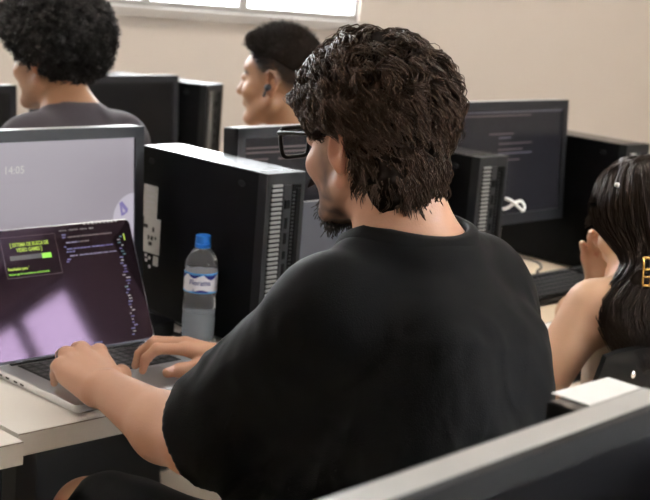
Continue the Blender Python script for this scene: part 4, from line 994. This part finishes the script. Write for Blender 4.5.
buzz, c, M, s_, _ = seated((2.460, 2.587, 1.190), 16, 2, 'short-haired man in profile with black earbud, far side of desk', (.36, .185, .10), 'cotton_beige', shave=.92, pitch=-2, s=1.03, desk_gap=.52)
def buzz_hair():
    hl = ([-.125, -.09, -.05, -.02, .02, .05, .075, .10], [.020, .022, .038, .056, .058, .068, .079, .081])
    F = Field(*[np.arange(-.13, .13, .004)+c[0], np.arange(-.15, .17, .004)+c[1], np.arange(-.05, .19, .004)+c[2]])
    hair_shell(F, c, M, hl, (.005, .008, .017), s_)
    L = lambda *q: c + M @ (v3(*q)*s_)
    F.cone(L(-.030, .070, .102), L(.030, .070, .102), .014, .014, .04)
    V, Q = F.mesh(2); N = normals(V, Q); V = fold(V, N, .002, 90, 3); h = np_mesh('hair', V, Q, 'hair_base', buzz)
    r = np.random.default_rng(8); p, d = ellip_pts(6500, (hl[0], [v-.035 if q < .04 else v for q, v in zip(*hl)]), 5); n = d/CR; n /= np.linalg.norm(n, axis=1, keepdims=True)
    g = np.interp(p[:, 2], [-.01, .03, .06, .11], [.0015, .004, .010, .025]) + .014*np.clip((p[:, 1]-.05)/.03, 0, 1)
    P = p[:, None] + (n*.75+v3(0, .45, .1)+r.normal(size=p.shape)*.2)[:, None]*(np.linspace(0, 1, 4)[None, :, None]*g[:, None, None])
    V, Q = tube_mesh(P, np.array([1, .9, .7, .3])[None]*np.full((len(P), 1), .0010), 3); np_mesh('hair_bristles', to_person(V, c, M, s_), Q, 'hair_black', h)
    lc = L(-.0865, -.012, -.012); bm = bmesh.new(); bmesh.ops.create_uvsphere(bm, u_segments=16, v_segments=10, radius=.0095); bmesh.ops.transform(bm, matrix=Matrix.Translation(lc), verts=bm.verts); eb = bmobj('earbud', bm, 'earbud', buzz, smooth=True); eb['label'] = 'black wireless earbud'
    tube('earbud_stem', [lc, lc + M @ v3(-.002, .006, -.012), lc + M @ v3(-.002, .010, -.024)], .0042, 'earbud', eb)
buzz_hair()

# ------------------------------------------------------------------ the woman at the right edge
OW = v3(2.33, 1.37, 0); wom = person(OW, 0, 'woman with long dark hair and cream top at right edge'); Ww = lambda x, y, z: v3(x, y, z)-OW
WHC = Ww(2.342, 1.420, 1.048); WHM = rotm(yaw=0, pitch=-14, roll=-3); WS = .95; SKIN_W = (.66, .40, .26)
def build_woman():
    F = Field(np.arange(-.36, .30, .0045), np.arange(-.16, .52, .0045), graded(.44, 1.22, .006, .0040, [(.86, 1.2)]))
    L = head_sdf(F, WHC, WHM, WS)
    F.cone(L(0, -.02, -.05), Ww(2.335, 1.375, .955), .044, .048, .02)
    for x in (2.205, 2.465): F.cone(Ww(2.335, 1.38, .950), Ww(x, 1.40, .905), .036, .044, .05)
    F.cone(Ww(2.335, 1.385, .87), Ww(2.335, 1.37, .74), .085, .078, .05, sc=(1.5, 1, 1)); F.cone(Ww(2.335, 1.37, .74), Ww(2.335, 1.37, .56), .080, .105, .05, sc=(1.5, 1, 1))
    F.cone(Ww(2.178, 1.412, .902), Ww(2.070, 1.455, .70), .049, .040, .04); F.cone(Ww(2.085, 1.450, .70), Ww(2.19, 1.62, .655), .040, .026, .02)
    generic_hand(F, Ww(2.195, 1.63, .652), v3(.5, .85, -.05), v3(0, 0, 1), -1, .4, .9)
    F.cone(Ww(2.47, 1.405, .905), Ww(2.475, 1.640, .80), .046, .038, .03); F.cone(Ww(2.475, 1.640, .80), Ww(2.412, 1.550, .895), .038, .026, .02)
    generic_hand(F, Ww(2.410, 1.548, .898), v3(-.42, -.12, .80), v3(.55, .75, .35), 1, .45, .92, 1.4)
    for x in (-1, 1): F.cone((x*.09, .02, .545), (x*.12, .46, .54), .078, .056, .03)
    V, Q = F.mesh(2); np_mesh('body', V, Q, 'skin', wom, col=skin_colour(V, WHC, WHM, SKIN_W, WS))
    # cream knit top, off the shoulders
    F = Field(np.arange(-.30, .30, .006), np.arange(-.20, .30, .006), np.arange(.50, 1.0, .006))
    F.cone(Ww(2.335, 1.385, .88), Ww(2.335, 1.37, .74), .094, .090, .05, sc=(1.5, 1, 1)); F.cone(Ww(2.335, 1.37, .74), Ww(2.335, 1.37, .58), .092, .118, .05, sc=(1.5, 1, 1))
    F.cone(Ww(2.255, 1.475, .868), Ww(2.40, 1.475, .868), .042, .042, .04)
    F.fn(lambda X, Y, Z: -(Z-.895-.30*(Y-.02))+0*X, (-1, -1, .5), (1, 1, 1.2), .01, True)
    V, Q = F.mesh(2); N = normals(V, Q); V = fold(V, N, .004, 16, 3); tp = np_mesh('knit_top', V, Q, 'knit_cream', wom)
    tube('shoulder_strap', [Ww(2.262, 1.490, .900), Ww(2.245, 1.458, .935), Ww(2.245, 1.41, .948), Ww(2.255, 1.35, .938), Ww(2.26, 1.31, .88)], .0035, 'knit_cream', tp)
    F = Field(np.arange(-.30, .30, .01), np.arange(-.20, .66, .01), np.arange(.06, .72, .01)); F.cone((-.08, .0, .555), (.08, .0, .555), .118, .118, .04)
    for x in (-1, 1): F.cone((x*.09, .03, .545), (x*.12, .46, .53), .090, .070, .03); F.cone((x*.12, .46, .53), (x*.12, .48, .12), .068, .055, .03)
    V, Q = F.mesh(2); np_mesh('trousers', V, Q, 'trousers_dark', wom)
    for x in (-1, 1): shoe(wom, (x*.12, .50, 0))
    eyes(wom, WHC, WHM, WS)
    L = lambda *q: WHC + WHM @ (v3(*q)*WS)
    # long hair: volume and strands
    HLW = ([-.13, -.03, .0, .03, .06, .09], [-.10, -.09, -.05, .0, .055, .075])
    F = Field(np.arange(-.20, .20, .005), np.arange(-.22, .20, .005), np.arange(.74, 1.22, .005))
    hair_shell(F, WHC, WHM, HLW, (.014, .018, .018), WS)
    F.cone(L(-.030, -.030, -.03), Ww(2.235, 1.345, .955), .036, .020, .03); F.cone(L(.030, -.035, -.03), Ww(2.32, 1.325, .92), .040, .026, .03)
    F.cone(Ww(2.225, 1.340, .955), Ww(2.235, 1.305, .870), .026, .010, .03); F.cone(Ww(2.32, 1.320, .92), Ww(2.30, 1.290, .85), .034, .012, .03)
    V, Q = F.mesh(2); N = normals(V, Q); V = fold(V, N, .004, 34, 3, (1, 1, .12)); h = np_mesh('hair', V, Q, 'hair_base', wom)
    r = np.random.default_rng(9); n = 6500; ph = r.uniform(-2.45, 2.45, n)   # angle from the back of the head
    u = r.uniform(.0, 1, n); sx, cy = np.sin(ph), -np.cos(ph); g = r.uniform(.013, .024, n)
    crown = np.stack([.012*sx, -.005+.055*r.uniform(-1, 1, n)-.02, .118+0*sx+g*.9], 1)
    def onell(el): return CC + np.stack([(CR[0]+g)*sx*np.cos(el), (CR[1]+g)*cy*np.cos(el), (CR[2]+g)*np.sin(el)], 1)
    p1, p2, p3 = onell(.9), onell(.35), onell(-.15)
    p4 = np.stack([.086*sx-.025, -.045+.056*cy, -.070+0*sx], 1)
    A = [to_person(q, WHC, WHM, WS) for q in (crown, p1, p2, p3, p4)]
    A.append(np.stack([.105*sx-.070, -.038+.058*cy-.028*sx, .912+0*sx], 1)); A.append(np.stack([.085*sx-.075+r.normal(size=n)*.006, -.085+.030*cy-.02*sx, r.uniform(.815, .865, n)], 1))
    A = np.stack(A, 1); K = 22; tt = np.linspace(0, A.shape[1]-1, K); P = np.zeros((n, K, 3))
    for d in range(3):
        for k, t in enumerate(tt):
            i = min(int(t), A.shape[1]-2); f = t-i; a_, b_ = A[:, max(i-1, 0), d], A[:, i, d]; c_, e_ = A[:, i+1, d], A[:, min(i+2, A.shape[1]-1), d]
            P[:, k, d] = .5*(2*b_+(c_-a_)*f+(2*a_-5*b_+4*c_-e_)*f*f+(3*b_-a_-3*c_+e_)*f**3)
    P += (r.normal(size=(n, 1, 3))*.006)*np.linspace(0, 1, K)[None, :, None]
    V, Q = tube_mesh(P, .0013*np.interp(np.linspace(0, 1, K), [0, .8, 1], [1, 1, .3])[None].repeat(n, 0), 3); np_mesh('hair_strands', V, Q, 'hair_long', h)
    # curled front lock, pearl pin, gold clip
    n = 60; b = Ww(2.280, 1.482, 1.085); P = b + r.normal(size=(n, 1, 3))*.004 + np.linspace(0, 1, 10)[None, :, None]*v3(-.012, .010, -.040)[None, None] + .007*np.stack([np.sin(np.linspace(0, 5, 10)), np.cos(np.linspace(0, 5, 10)), 0*np.linspace(0, 1, 10)], 1)[None]
    V, Q = tube_mesh(P, np.full(P.shape[:2], .0010), 3); np_mesh('front_lock', V, Q, 'hair_long', h)
    bm = bmesh.new(); bmesh.ops.create_uvsphere(bm, u_segments=14, v_segments=10, radius=.0048); bmesh.ops.translate(bm, vec=Ww(2.240, 1.425, 1.130), verts=bm.verts); bmobj('pearl_pin', bm, 'pearl', h, smooth=True)
    cl = bpy.data.objects.new('hair_clip', None); COL.objects.link(cl); cl.parent = h; cl['label'] = 'gold openwork hair clip'
    g0 = Ww(2.158, 1.300, 1.024)
    ex, ez = v3(.72, -.68, .0), v3(.08, .05, -1.0)
    G = lambda a, b_: g0 + ex*a + ez*b_
    for a0_, b0_, a1_, b1_ in ((0, 0, .004, .052), (.030, .0, .034, .052), (0, 0, .030, 0), (.004, .052, .034, .052), (.002, .022, .032, .020), (.015, 0, .018, .052), (.003, .036, .033, .034)):
        tube('clip_bar', [G(a0_, b0_), G((a0_+a1_)/2+.001, (b0_+b1_)/2), G(a1_, b1_)], .0018, 'gold', cl, sides=6, n=3)
build_woman()
